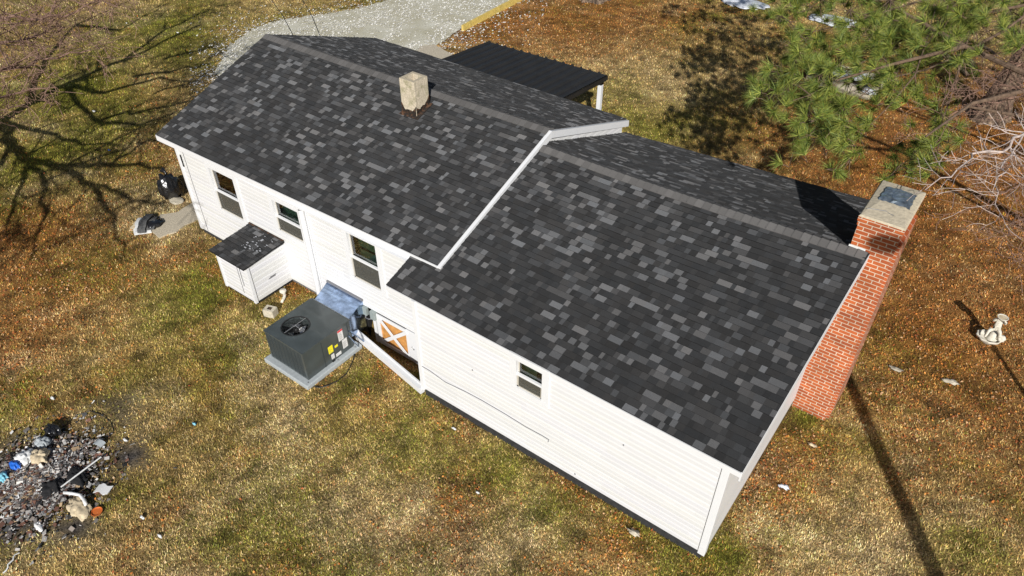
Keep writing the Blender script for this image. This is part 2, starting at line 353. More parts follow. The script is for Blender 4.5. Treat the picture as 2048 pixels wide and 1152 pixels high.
dx = np.cos(th); dy = np.sin(th)
b0 = np.stack([x-dy*wd, y+dx*wd, z-.004], 1); b1 = np.stack([x+dy*wd, y-dx*wd, z-.004], 1)
tp = np.stack([x+dx*np.sin(lean)*L_, y+dy*np.sin(lean)*L_, z+np.cos(lean)*L_+.008], 1)
V = np.stack([b0, b1, tp], 1).reshape(-1, 3); mean_ = weights(x, y) @ KIND; col = (KIND[k]*.62+mean_*.38)*mottle(x, y)[:,None]*rng.choice([.4,.65,.85,1.,1.1,1.25], (n,1))*rng.uniform(.9, 1.1, (n,3))
C = np.repeat(col.clip(0, .9), 3, 0)
tag(big('grass', V, np.arange(n*3).reshape(-1, 3), C, M_grass, 3), 'short winter grass in straw and green tones covering the yard', 'grass', kind='stuff')
# leaves: small tilted scraps
x, y, d = scatter(1500000, 60)
W = weights(x, y); keep = rng.random(len(x)) < np.clip(W[:,2]*2.9-.28, .012, 1)*(1-ash(x, y)); x, y, d = x[keep], y[keep], d[keep]; n = len(x); print('leaves', n)
z = height(x, y)+rng.uniform(.005, .04, n); th = rng.uniform(0, 2*np.pi, n); s_ = rng.uniform(.011, .027, n)*(d/14)**.5
e1 = np.stack([np.cos(th), np.sin(th), rng.uniform(-.5, .5, n)], 1)*s_[:,None]; e2 = np.stack([-np.sin(th), np.cos(th), rng.uniform(-.5, .5, n)], 1)*s_[:,None]*.7
P = np.stack([x, y, z], 1); V = np.stack([P-e1, P-e2*1.0, P+e1, P+e2], 1).reshape(-1, 3)
lc = np.array([(.55,.19,.04),(.34,.105,.032),(.64,.28,.07),(.60,.36,.19),(.10,.04,.022),(.36,.10,.035)])[rng.integers(0, 6, n)]*rng.uniform(.6, 1.3, (n,1))
tag(big('fallen_leaves', V, np.arange(n*4).reshape(-1, 4), np.repeat(lc.clip(0,.9), 4, 0), M_leaf, 4), 'fallen brown and orange leaves lying in the grass', 'leaves', kind='stuff')
# loose white gravel along the drive
gx = []; gc = []
MBg = MB(); rr = random.Random(4)
for i in range(34000):
    px = rr.uniform(380, 1100); py = rr.uniform(-30, 200)
    p = az(px, py)
    if p.x > -14.9 and p.y < 8: continue
    ins = bool(inpoly(np.array([p.x]), np.array([p.y]), DRIVE)[0])
    dd = min((Vector(q)-p.xy).length for q in DRIVE[:14])
    nn = float(fbm(np.array([p.x*.9]), np.array([p.y*.9]))[0])
    if not ins and rr.random() > math.exp(-dd*1.3): continue
    if ins and nn < .50 and dd > .9 and rr.random() < .85: continue
    s = rr.uniform(.015, .045); zz = (.05 if ins else .02)+s*.3; c_ = rr.uniform(.75, .9); t_ = rr.random()*3
    a_, b_ = math.cos(t_)*s, math.sin(t_)*s
    MBg.quad((p.x-a_,p.y-b_,zz), (p.x+b_,p.y-a_,zz+s*.4), (p.x+a_,p.y+b_,zz+s*.2), (p.x-b_,p.y+a_,zz-s*.1), (c_,c_*.97,c_*.9))
tag(MBg.build('gravel_stones', M_rub), 'loose white gravel stones on and beside the drive', 'gravel', kind='stuff')

# ---------------- the house ----------------
house = thing('house', 'white sided single storey house under dark shingled gable roofs with two chimneys', 'house', (-7, 4, 0))
H = Matrix.Translation((7, -4, 0))
def hp(mb, name, m, parent=None, **k):       # a part of the house (its mesh is written in world coordinates)
    o = mb.build(name, m, parent or house, **k)
    if parent is None: o.location = (7, -4, 0)
    return o
# roof surfaces: corner points measured on the real edges
def SURF(e0, e1, r0, r1, sag=0.):
    e0, e1, r0, r1 = map(Vector, (e0, e1, r0, r1))
    def S(s, t):
        p = e0.lerp(e1, s).lerp(r0.lerp(r1, s), t)
        p.z -= sag*math.sin(math.pi*s)*t; return p
    S.W = ((r0+r1)/2-(e0+e1)/2).length; S.L = (e1-e0).length
    S.n = (e1-e0).cross(r0-e0).normalized()
    if S.n.z < 0: S.n = -S.n
    return S
AZE, AZR = 2.83, 4.08; BZE, BZR = 2.50, 3.88
SA = SURF((-14.64,.56,AZE), (-6.0,.71,AZE), (-14.76,4.20,AZR), (-6.0,4.22,AZR), .02)
SA2 = SURF((-14.80,7.95,AZE+.02), (-6.12,7.78,AZE+.02), (-14.76,4.20,AZR), (-6.0,4.22,AZR), .02)
SB = SURF((-6.66,.01,BZE+.015), (.19,-.045,BZE+.045), (-6.64,3.89,BZR), (.32,4.06,BZR), .07)
SB2 = SURF((-6.64,7.75,BZE-.02), (.36,8.30,BZE-.05), (-6.64,3.89,BZR), (.32,4.06,BZR), .07)
def shingles(S, name, seed, clip=None, expo=.116, parent=None):
    rr = random.Random(seed); mb = MB(); rows = int(round(S.W/expo)); n = S.n
    for i in range(rows):
        t0, t1 = i/rows, min(1, (i+1.12)/rows); u = -rr.uniform(0, .3)
        lite = False
        while u < S.L:
            wdt = rr.choice((.07,.09,.12,.15,.19,.24))*rr.uniform(.9, 1.1); a = max(0, u)/S.L; b = min(S.L, u+wdt)/S.L; u += wdt
            if b <= 0: continue
            if rr.random() < .12: lite = not lite
            q = rr.random()
            if q < .13: c = rr.uniform(.085, .13)
            elif q < .32: c = rr.uniform(.045, .068)
            else: c = rr.uniform(.024, .040)
            w_ = rr.uniform(-.03, .03); c_ = (c*(1+w_), c, c*(1.02-w_))
            lift = .012+(.007 if q > .6 else .0)
            if clip:
                a, b = clip(a, b, (t0+t1)/2)
                if b-a < 1e-4: continue
            p0, p1, p2, p3 = S(a, t0), S(b, t0), S(b, t1), S(a, t1)
            if i == 0: p0 -= Vector((0,0,0))
            l0, l1 = n*lift, n*(.001+lift*.12)
            mb.quad(p0+l0, p1+l0, p2+l1, p3+l1, c_)
            mb.quad(p0-n*.004, p1-n*.004, p1+l0, p0+l0, (.006,.006,.006))  # dark cut-asphalt edge, blackened further to paint in the row shadow lines
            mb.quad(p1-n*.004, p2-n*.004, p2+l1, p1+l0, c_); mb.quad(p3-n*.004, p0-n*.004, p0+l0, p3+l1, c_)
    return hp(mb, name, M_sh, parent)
def clipB(a, b, t):      # the lower roof starts under the upper roof's rake, except for the strip in front of it
    y = .05+t*4.0; lo = 0 if y < .80 else .60/SB.L
    return max(a, lo), b
def clipB2(a, b, t): return max(a, .50/SB2.L), b
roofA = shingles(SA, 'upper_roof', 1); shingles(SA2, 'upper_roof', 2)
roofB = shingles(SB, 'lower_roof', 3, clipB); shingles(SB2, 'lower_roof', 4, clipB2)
def deck(S, lo, th, z0=-.006, t1=1.0):       # solid boards beneath the shingles
    mb = MB(); a0 = lo/S.L; n = S.n; K = 10; J = 5
    g = [[S(a0+(1-a0)*i/K, t1*j/J) for j in range(J+1)] for i in range(K+1)]
    for i in range(K):
        for j in range(J):
            q = [g[i][j], g[i+1][j], g[i+1][j+1], g[i][j+1]]; mb.quad(*[p+n*(z0-.012) for p in q]); mb.quad(*[p-n*(th+.012) for p in q][::-1])
    for e in ([g[i][0] for i in range(K+1)], [g[K][j] for j in range(J+1)], [g[i][J] for i in range(K,-1,-1)], [g[0][j] for j in range(J,-1,-1)]):
        for a, b in zip(e, e[1:]): mb.quad(a-n*(th+.012), b-n*(th+.012), b+n*(z0-.012), a+n*(z0-.012))
    return mb
for S, lo in ((SA, 0), (SA2, 0), (SB2, .5)): hp(deck(S, lo, .02), 'roof_deck', M_dark)
hp(deck(SB, .60, .02), 'roof_deck', M_dark)
mb = MB(); q = [SB(0,0), SB(.65/SB.L,0), SB(.65/SB.L,.19), SB(0,.19)]; n_ = SB.n
mb.quad(*[p-n_*.006 for p in q]); mb.quad(*[p-n_*.02 for p in q][::-1])
for i in range(4): mb.quad(q[i]-n_*.02, q[(i+1)%4]-n_*.02, q[(i+1)%4]-n_*.006, q[i]-n_*.006)
hp(mb, 'roof_deck', M_dark)
def ridge(Sa, Sb, name, s0, s1, seed, skip=()):
    rr = random.Random(seed); mb = MB(); L = Sa.L*(s1-s0); n = int(L/.14)
    for i in range(n):
        a = s0+(s1-s0)*i/n; b = s0+(s1-s0)*(i+1.25)/n; b = min(b, s1+.001)
        if any(k0 < (a+b)/2 < k1 for k0, k1 in skip): continue
        c = rr.uniform(.095, .125); c_ = (c*1.05, c, c*.96); wv = .15
        up = Vector((0,0,1)); hi, lo_ = .032, .016
        if seed % 2: hi, lo_ = lo_, hi
        A = [Sa(a, 1-wv/Sa.W)+Sa.n*hi*.8, Sa(a, 1)+up*(hi+.006), Sb(a, 1-wv/Sb.W)+Sb.n*hi*.8]
        B = [Sa(b, 1-wv/Sa.W)+Sa.n*lo_*.8, Sa(b, 1)+up*(lo_+.006), Sb(b, 1-wv/Sb.W)+Sb.n*lo_*.8]
        mb.quad(A[0], B[0], B[1], A[1], c_); mb.quad(A[1], B[1], B[2], A[2], c_)
        for j in (0, 2):
            S_ = Sa if j == 0 else Sb; mb.quad(A[j]-S_.n*hi, B[j]-S_.n*lo_, B[j], A[j], c_)
        E = A if hi > lo_ else B
        mb.quad(E[0]-up*.03, E[1]-up*.03, E[1], E[0], c_); mb.quad(E[1]-up*.03, E[2]-up*.03, E[2], E[1], c_)
    return hp(mb, name, M_cap)
ridge(SA, SA2, 'ridge_cap', 0, 1, 5); ridge(SB, SB2, 'ridge_cap', .66/SB.L, .995, 8)

# fascia, rake boards
def rake(p0, p1, h, out, name='rake_board', th=.022, drop=.006):
    mb = MB(); p0, p1 = Vector(p0), Vector(p1); o = Vector(out)*th; dz = Vector((0,0,-drop)); hz = Vector((0,0,-h))
    q = [p0+dz, p1+dz, p1+dz+hz, p0+dz+hz]; r_ = [a+o for a in q]
    mb.quad(*q); mb.quad(*r_[::-1])
    for i in range(4): mb.quad(q[i], r_[i], r_[(i+1)%4], q[(i+1)%4])
    return hp(mb, name, M_wh)
FZ = lambda S, s, t, d=0: S(s, t)-S.n*d
rake(SA(0,0)+Vector((0,.012,-.012)), SA(1,0)+Vector((0,.012,-.012)), .13, (0,-1,0), 'fascia')
rake(SB(0,0)+Vector((0,.012,-.012)), SB(1,0)+Vector((0,.012,-.012)), .10, (0,-1,0), 'fascia')
rake(SA2(0,0)+Vector((0,-.022,-.03)), SA2(1,0)+Vector((0,-.022,-.03)), .13, (0,1,0), 'fascia')
rake(SB2(.07,0)+Vector((0,-.022,-.03)), SB2(1,0)+Vector((0,-.022,-.03)), .10, (0,1,0), 'fascia')
for S in (SA, SA2):
    rake(S(1,0)+Vector((-.010,0,-.010)), S(1,1)+Vector((-.010,0,-.010)), .155, (1,0,0), th=.075); rake(S(0,0)+Vector((.018,0,-.010)), S(0,1)+Vector((.018,0,-.010)), .14, (-1,0,0))
for S in (SB, SB2):
    rake(S(1,0)+Vector((-.018,0,-.010)), S(1,1)+Vector((-.018,0,-.010)), .19, (1,0,0))
rake(SB(0,0)+Vector((.018,0,-.010)), SB(0,.19)+Vector((.018,0,-.010)), .05, (-1,0,0))

# siding: lapped boards with openings
def board_col(rr, k=1): 
    c = .68*k*rr.uniform(.94, 1.01); return (c, c, c*rr.uniform(.98, 1.03))
def siding(name, axis_, pos, out, u0, u1, z0, ztop, holes=(), lap=.112, seed=0, d=.010, ov=.0):
    """axis_ 'x': wall runs along x at y=pos; ztop(u) gives the top edge."""
    rr = random.Random(seed); mb = MB(); z = z0; zt = max(ztop(u0), ztop(u1), ztop((u0+u1)/2))
    P = (lambda u, o, zz: (u, pos+out*o, zz)) if axis_ == 'x' else (lambda u, o, zz: (pos+out*o, u, zz))
    while z < zt:
        z1 = z+lap; cuts = [(u0, u1)]
        for (a, b, h0, h1) in holes:
            if h0 < z1-.002 and h1 > z+.002:
                new = []
                for (p, q) in cuts:
                    if b <= p or a >= q: new.append((p, q))
                    else:
                        if a > p: new.append((p, a))
                        if b < q: new.append((b, q))
                cuts = new
        for (p, q) in cuts:
            u = p
            while u < q-1e-4:
                v = min(q, u+rr.choice((.9, 1.6, 2.4, 3.6))); c = board_col(rr)
                m_ = 6 if abs(ztop(p)-ztop(q)) > .01 else 1
                for j in range(m_):
                    a, b = u+(v-u)*j/m_, u+(v-u)*(j+1)/m_; za, zb = min(z1, ztop(a)), min(z1, ztop(b))
                    if za <= z and zb <= z: continue
                    za, zb = max(za, z), max(zb, z)
                    zk = z+lap*.66; ka, kb = min(zk, za), min(zk, zb)
                    mb.quad(P(a,d,z), P(b,d,z), P(b,d*.9,kb), P(a,d*.9,ka), c)
                    if za > zk or zb > zk: mb.quad(P(a,d*.9,ka), P(b,d*.9,kb), P(b,.001,zb), P(a,.001,za), c)
                    mb.quad(P(a,0,z), P(b,0,z), P(b,d,z), P(a,d,z), c)
                u = v
        z = z1
    return hp(mb, name, M_side)
yA = .82; xAL = -14.42
WIN = [(-13.20,-12.20,1.17,2.40), (-10.95,-10.01,1.48,2.38), (-8.60,-7.69,1.25,2.50)]
WB = (-3.74,-3.12,1.71,2.44)
CR = (-8.42,-6.14,-.36,.66)     # opening of the crawl space
siding('front_wall', 'x', yA, -1, xAL, -5.99, .12, lambda u: 2.80, [w_ for w_ in WIN]+[(CR[0],CR[1],CR[2],CR[3])], seed=3)
siding('front_wall', 'x', 0, -1, -5.99, 0, .24, lambda u: 2.50, [WB], seed=5)
gz = lambda y: -.09+(2.44+(y-.0)*(1.36/4.0)) if y < 4.0 else 3.71-(y-4.0)*(1.36/4.0)
siding('side_wall', 'y', 0, 1, 0, 7.95, .24, gz, [(4.10,5.36,0,5)], seed=6, lap=.13)
gA = lambda y: min(2.80+(y-.6)*.349, 4.05-(y-4.2)*.349)-.10
siding('side_wall', 'y', -6.14, 1, .82, 7.6, 2.4, gA, seed=7)
siding('side_wall', 'y', xAL, -1, .82, 7.6, .12, gA, seed=8)
siding('back_wall', 'x', 7.6, 1, xAL, -6.14, .12, lambda u: 2.8, seed=9); siding('back_wall', 'x', 7.62, 1, -6.1, 0, .24, lambda u: 2.45, seed=10)
siding('side_wall', 'y', -5.99, -1, 0, yA, .24, lambda u: 2.5, seed=12)
# corner posts
for q_ in ((-.085,-.03,.20, .03,.085,2.47),(-6.02,-.03,.20,-5.93,.06,2.50),(xAL-.025,yA-.03,.12,xAL+.07,yA+.06,2.80)):
    mb = MB(); mb.box(*q_); hp(mb, 'corner_trim', M_wh, bevel=.004)
mb = MB(); mb.box(-14.14,yA-.0175,.14,-14.128,yA-.0,2.66); hp(mb, 'trim_joint', M_ink)
# soffit/frieze strips
mb = MB(); mb.box(-14.4,.60,2.665,-6.05,yA,2.685); mb.box(-6.6,.0,2.44,-6.0,.8,2.455); hp(mb, 'soffit', M_wh)
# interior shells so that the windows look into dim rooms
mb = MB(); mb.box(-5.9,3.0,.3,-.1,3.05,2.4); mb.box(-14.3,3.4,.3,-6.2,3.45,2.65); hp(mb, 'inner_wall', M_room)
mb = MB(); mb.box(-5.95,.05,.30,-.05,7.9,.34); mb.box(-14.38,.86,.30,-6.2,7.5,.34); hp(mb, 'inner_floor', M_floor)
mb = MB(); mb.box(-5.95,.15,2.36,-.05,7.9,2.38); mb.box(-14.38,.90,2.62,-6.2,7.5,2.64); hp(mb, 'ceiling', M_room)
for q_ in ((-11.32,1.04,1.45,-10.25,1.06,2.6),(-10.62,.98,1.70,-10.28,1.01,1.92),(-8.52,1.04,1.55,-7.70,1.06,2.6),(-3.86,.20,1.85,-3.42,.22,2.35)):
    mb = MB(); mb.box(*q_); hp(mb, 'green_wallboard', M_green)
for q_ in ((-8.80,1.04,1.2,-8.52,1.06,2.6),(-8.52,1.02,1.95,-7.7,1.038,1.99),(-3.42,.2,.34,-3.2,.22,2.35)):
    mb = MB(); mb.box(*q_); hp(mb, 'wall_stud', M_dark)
def window(x0, x1, z0, z1, y, split=.47):
    w_ = hp(frame_mb(x0, x1, z0, z1, y), 'window', M_wh)
    zm = z0+(z1-z0)*split; t = .035
    mb = MB(); mb.box(x0+.05,y-.005,z0+.035,x1-.05,y+.0,z0+.075); mb.box(x0+.05,y-.005,z0+.035,x0+.085,y,zm-.0); mb.box(x1-.085,y-.005,z0+.035,x1-.05,y,zm-.0)
    mb.build('lower_sash', M_cream, w_)
    mb = MB(); mb.box(x0+.05,y-.018,zm-.022,x1-.05,y+.03,zm+.022); mb.build('meeting_rail', M_wh, w_, bevel=.003)
    mb = MB(); mb.box(x0+.05,y+.040,z1-.075,x1-.05,y+.055,z1-.045); mb.box(x0+.05,y+.040,zm+.02,x0+.075,y+.055,z1-.045); mb.box(x1-.075,y+.040,zm+.02,x1-.05,y+.055,z1-.045)
    mb.build('upper_sash', M_cream, w_)
    mb = MB(); mb.quad((x0+.06,y+.046,zm+.01),(x1-.06,y+.046,zm+.01),(x1-.06,y+.046,z1-.05),(x0+.06,y+.046,z1-.05)); mb.build('pane', M_glass, w_)
    mb = MB(); mb.quad((x0+.07,y+.022,z0+.05),(x1-.07,y+.022,z0+.05),(x1-.07,y+.022,zm-.01),(x0+.07,y+.022,zm-.01)); mb.build('pane', M_glass, w_)
    mb = MB(); mb.quad((x0+.07,y+.006,z0+.06),(x1-.07,y+.006,z0+.06),(x1-.07,y+.006,zm-.01),(x0+.07,y+.006,zm-.01)); mb.build('insect_screen', M_scr, w_)
    return w_
def frame_mb(x0, x1, z0, z1, y):
    mb = MB(); f = .05; a, b = y-.045, y+.085
    mb.box(x0-.05,a+.01,z1-.045,x1+.05,b,z1+.04); mb.box(x0-.05,a+.01,z0-.04,x1+.05,b,z0+.048)
    mb.box(x0-.05,a+.012,z0+.035,x0+f,b-.002,z1-.045); mb.box(x1-f,a+.012,z0+.035,x1+.05,b-.002,z1-.045)
    mb.box(x0-.085,y-.032,z0-.075,x0-.051,y+.01,z1+.075); mb.box(x1+.051,y-.032,z0-.075,x1+.085,y+.01,z1+.075)
    mb.box(x0-.051,y-.032,z1+.041,x1+.051,y+.01,z1+.075); mb.box(x0-.051,y-.032,z0-.075,x1+.051,y+.01,z0-.041)
    return mb
for w_ in WIN: window(*w_, yA)
window(*WB, 0)
# slit vent near the left end
mb = MB(); mb.box(-14.30,yA-.03,1.98,-14.265,yA-.0,2.30); hp(mb, 'slot_vent', M_dark)
# foundations
mb = MB(); mb.box(-5.97,.03,-.1,-.03,.10,.24); mb.box(-.10,.10,-.1,-.03,7.9,.24); hp(mb, 'foundation', M_found)
mb = MB(); mb.box(xAL+.02,yA+.03,-.4,-8.42,yA+.12,.125); mb.box(-6.14,yA+.03,-.4,-5.99,yA+.12,.2); mb.box(xAL+.02,yA+.12,-.1,xAL+.1,7.5,.12); hp(mb, 'foundation', M_fgrey)
mb = MB(); mb.box(xAL+.015,yA+.012,-.05,-12.1,yA+.028,.125); hp(mb, 'foundation_skirt', M_found)
# crawl-space opening, frame, cross-braced door
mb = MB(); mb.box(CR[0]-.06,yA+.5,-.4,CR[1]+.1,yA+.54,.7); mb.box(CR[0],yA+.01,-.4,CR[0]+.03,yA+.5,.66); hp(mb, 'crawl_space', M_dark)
mb = MB(); mb.box(CR[0],yA-.03,.60,CR[1]+.03,yA+.02,.68); mb.box(CR[1]-.02,yA-.03,-.36,CR[1]+.08,yA+.02,.60); mb.box(CR[0]+.26,yA-.03,-.36,CR[0]+.34,yA+.02,.60); hp(mb, 'crawl_frame', M_wh)
dr = MB(); dx0, dx1, dz0, dz1 = -8.02, -7.06, -.30, .56
dr.box(dx0,yA-.05,dz0,dx0+.09,yA-.02,dz1); dr.box(dx1-.09,yA-.05,dz0,dx1+.22,yA-.02,dz1+.02); dr.box(dx0+.09,yA-.05,dz1-.09,dx1-.09,yA-.02,dz1); dr.box(dx0+.09,yA-.05,dz0,dx1-.09,yA-.02,dz0+.09)
door = hp(dr, 'crawl_door', M_wh, bevel=.003)
mb = MB(); mb.bar((dx0+.05,yA-.057,dz1-.05),(dx1-.05,yA-.057,dz0+.05),.014,.085,(0,0,1)); mb.build('brace', M_wh, door)
mb = MB(); mb.bar((dx0+.05,yA-.058,dz0+.05),(dx1-.05,yA-.058,dz1-.05),.014,.085,(0,0,1)); mb.build('brace', M_wh, door)
mb = MB(); mb.box(dx0+.03,yA-.018,dz0+.03,dx1-.03,yA-.010,dz1-.03); mb.build('plywood_panel', M_wood, door)
mb = MB(); mb.tube([(dx1+.07,yA-.06,.18),(dx1+.07,yA-.075,.14),(dx1+.10,yA-.075,.12),(dx1+.14,yA-.075,.13)],.008); mb.build('latch', M_metal, door)
mb = MB(); bl = az(694,640,.12); mb.bar((-5.99,-.03,.16), (-8.75,.42,.14), .10, .13); mb.bar((-5.99,.03,.24),(-8.75,.48,.22),.03,.03); hp(mb, 'sill_beam', M_wh)
# wall boxes
mb = MB(); p = ay(729,622,yA-.08); mb.box(p.x-.07,yA-.10,p.z-.10,p.x+.07,yA-.02,p.z+.10); hp(mb, 'electrical_box', M_gbox, bevel=.006)
mb = MB(); q = ay(746,631,yA-.08); mb.box(q.x-.07,yA-.11,q.z-.11,q.x+.07,yA-.02,q.z+.11); e_ = hp(mb, 'electrical_box', M_gbox, bevel=.006)
mb = MB(); mb.tube([(p.x,yA-.07,p.z-.1),(p.x+.03,yA-.10,p.z-.17),(q.x-.10,yA-.13,q.z-.12),(q.x-.02,yA-.09,q.z-.1)],.011); mb.build('conduit', M_ink, e_)
# vent stack on the wall
mb = MB(); vx = -9.83; mb.tube([(vx,yA-.085,.16),(vx,yA-.085,2.52)],.06,18,cap=False); mb.tube([(vx,yA-.085,2.52),(vx,yA-.085,2.2)],.05,18,cap=False)
st = hp(mb, 'wall_pipe', M_wh, smooth=True)
mb = MB(); mb.tube([(vx,yA-.085,2.44),(vx,yA-.085,2.45)],.049,18); mb.build('pipe_bore', M_dark, st)
mb = MB(); mb.box(vx-.075,yA-.03,.14,vx+.075,yA-.014,2.50); mb.build('pipe_backing', M_wh, st)
# cable stapled to the siding
mb = MB(); pts = [ay(*c_, -.02) for c_ in ((833,726),(860,742),(890,764),(930,783),(962,800),(1010,828),(1050,853),(1085,872),(1098,880),(1096,884))]
mb.tube(pts, .006, 6); hp(mb, 'wall_cable', M_ink)
for c_ in ((1150,948),(945,740),(1247,890)):
    mb = MB(); p = ay(*c_, -.015); mb.box(p.x-.01,-.022,p.z-.012,p.x+.012,-.014,p.z+.01); hp(mb, 'siding_mark', M_ink)
# --- bump-out closet with its own small roof
bx0, bx1, by0 = -11.98, -10.88, -.25
clo = MB(); clo.box(bx0+.02, by0+.02, .12, bx1-.02, yA-.02, 1.12); closet = hp(clo, 'closet_bump_out', M_wh)
def lap_panel(mb, a, b, z0, z1, nrm, lap=.105, rr=random.Random(2)):
    a = Vector(a); b = Vector(b); nn = Vector(nrm); z = z0
    while z < z1-.01:
        t = min(z1, z+lap); c = board_col(rr, .98); zz = lambda p, q, o: (p.x+nn.x*o, p.y+nn.y*o, q); k_ = z+(t-z)*.66
        mb.quad(zz(a,z,.013), zz(b,z,.013), zz(b,k_,.012), zz(a,k_,.012), c); mb.quad(zz(a,k_,.012), zz(b,k_,.012), zz(b,t,.001), zz(a,t,.001), c); mb.quad(zz(a,z,0), zz(b,z,0), zz(b,z,.013), zz(a,z,.013), c); z = t
mb = MB(); lap_panel(mb, (bx0+.05,by0+.02,0), (bx1-.05,by0+.02,0), .10, 1.12, (0,-1,0)); lap_panel(mb, (bx1-.02,by0+.05,0), (bx1-.02,yA,0), .10, 1.10, (1,0,0), .13)
mb.build('closet_siding', M_side, closet)
mb = MB(); mb.box(bx1-.06,by0-.01,.08,bx1+.012,by0+.06,1.13); mb.box(bx0-.01,by0-.01,.08,bx0+.06,by0+.06,1.13); mb.box(bx0+.06,by0-.008,1.05,bx1-.06,by0+.02,1.13); mb.build('closet_trim', M_wh, closet)
mb = MB(); mb.box(-11.27,by0-.001,.2,-11.26,by0+.01,.95); mb.box(-11.18,by0-.001,.45,-11.165,by0+.01,1.0); mb.build('trim_gap', M_ink, closet)
mb = MB(); mb.box(bx1-.004,.22,.48,bx1-.0,.40,.505); mb.box(bx1-.004,.26,.505,bx1,.43,.53); mb.build('scuff_mark', M_ink, closet)
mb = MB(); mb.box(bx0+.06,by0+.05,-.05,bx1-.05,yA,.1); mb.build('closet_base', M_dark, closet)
SC = SURF((bx0-.08,by0-.10,1.135),(bx1+.05,by0-.10,1.135),(bx0-.08,yA,1.235),(bx1+.05,yA,1.235))
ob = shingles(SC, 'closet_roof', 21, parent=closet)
mb = deck(SC, 0, .02); mb.build('closet_roof_deck', M_dark, closet)
mb = MB(); mb.bar((bx0-.08,yA-.03,1.26),(bx1+.05,yA-.03,1.26),.05,.012); mb.build('roof_flashing', M_seal, closet)
mb = MB()
rr = random.Random(8)
for i in range(34):
    a_ = rr.uniform(-11.55,-11.0); b_ = rr.uniform(.15,.72); s = rr.uniform(.01,.035); zz = 1.135+(b_+.35)/1.17*.1+.022
    mb.quad((a_-s,b_-s*.4,zz),(a_+s,b_-s*.6,zz),(a_+s*.7,b_+s*.5,zz+.001),(a_-s*.8,b_+s*.6,zz+.001),(.35,.36,.38))
mb.build('sealant_smear', M_rub, closet)['kind'] = 'stuff'
# --- back porch roof
pz0, pz1 = 2.62, 2.42; py0, py1 = 7.62, 10.62; px0, px1 = -12.55, -8.28
mb = MB(); n_ = 84; prev = None
for i in range(n_+1):
    xx = px0+(px1-px0)*i/n_; ph = (i % 6); zz = .05 if ph == 0 else 0.
    cur = [(xx,py0,pz0+zz),(xx,py1,pz1+zz),(xx,py1,pz1+zz-.012),(xx,py0,pz0+zz-.012)]
    if prev:
        for a_, b_ in ((0,1),(1,2),(2,3),(3,0)): mb.quad(prev[a_], cur[a_], cur[b_], prev[b_])
    prev = cur
porch = hp(mb, 'porch_roof', M_black)
mb = MB(); mb.box(px1-.14,10.28,0,px1-.02,10.40,2.40); mb.build('post', M_wh, porch, bevel=.005)
mb = MB(); mb.box(px0+.05,10.28,0,px0+.17,10.40,2.40); mb.build('post', M_wh, porch, bevel=.005)
mb = MB(); mb.box(px0+.05,10.27,2.24,px1-.02,10.41,2.40)
mb.build('beam', M_black, porch)
mb = MB(); mb.bar((px1-.03,py0+.1,pz0-.08),(px1-.03,py1-.02,pz1-.07),.04,.12); mb.build('edge_beam', M_black, porch)
mb = MB(); rr = random.Random(3)
for (a_, b_) in ((935,140),(950,143),(985,152),(1000,158),(1015,166),(1030,172),(1040,176),(1000,155)):
    p = az(a_, b_-2, 2.6)
    for j in range(7):
        u = rr.uniform(-.18,.18); t_ = rr.uniform(-.3,.3); mb.bar((p.x+u-.08,7.80+rr.random()*.12,2.66),(p.x+u+.10,7.80+rr.random()*.12,2.66+rr.random()*.02),.012,.008)
M_straw = mat('orange_pine_straw', (.50,.15,.05), .8); mb.build('pine_straw', M_straw, porch)
mb = MB(); mb.box(px0,7.6,-.05,px1,10.6,.06); mb.build('porch_floor', M_slab, porch)
# --- concrete block chimney
cx0, cx1, cy0, cy1 = -9.29, -8.87, 3.42, 3.84
mb = MB(); th = .08; ct = 4.60
mb.box(cx0,cy0,3.5,cx1,cy0+th,ct); mb.box(cx0,cy1-th,3.5,cx1,cy1,ct); mb.box(cx0,cy0+th,3.5,cx0+th,cy1-th,ct); mb.box(cx1-th,cy0+th,3.5,cx1,cy1-th,ct)
bc = hp(mb, 'block_chimney', M_block, bevel=.006)
mb = MB(); mb.box(cx0+th,cy0+th,3.5,cx1-th,cy1-th,4.2); mb.build('flue', M_seal, bc)
mb = MB(); e = .004; prof = []; rr = random.Random(6)
def tar(p, q, nrm):
    p = Vector(p); q = Vector(q); nn = Vector(nrm); K = 14; last = None
    for i in range(K+1):
        f_ = i/K; a_ = p.lerp(q, f_); edge = min(f_, 1-f_); hgt = .13+(.13*(1-min(1, edge*5)))+rr.uniform(-.015,.03)
        base = 3.79+(a_.y-3.42)*.349-.03; cur = (Vector((a_.x,a_.y,base))+nn*.012, Vector((a_.x,a_.y,base+hgt+.04))+nn*.004)
        if last: mb.quad(last[0], cur[0], cur[1], last[1])
        last = cur
tar((cx0,cy0,0),(cx1,cy0,0),(0,-1,0)); tar((cx1,cy0,0),(cx1,cy1,0),(1,0,0)); tar((cx0,cy1,0),(cx0,cy0,0),(-1,0,0))
mb.build('tar_coat', M_seal, bc)
mb = MB(); zr = lambda y: 2.83+(y-.635)*.3497+.022
mb.quad((cx0-.05,cy0-.07,zr(cy0-.07)),(cx1+.07,cy0-.07,zr(cy0-.07)),(cx1+.01,cy0-.0,zr(cy0)+.02),(cx0-.01,cy0,zr(cy0)+.02))
mb.quad((cx1+.07,cy0-.07,zr(cy0-.07)),(cx1+.07,cy1+.05,zr(cy1+.05)),(cx1+.0,cy1,zr(cy1)+.02),(cx1+.0,cy0,zr(cy0)+.02)); mb.build('flashing', M_seal, bc)
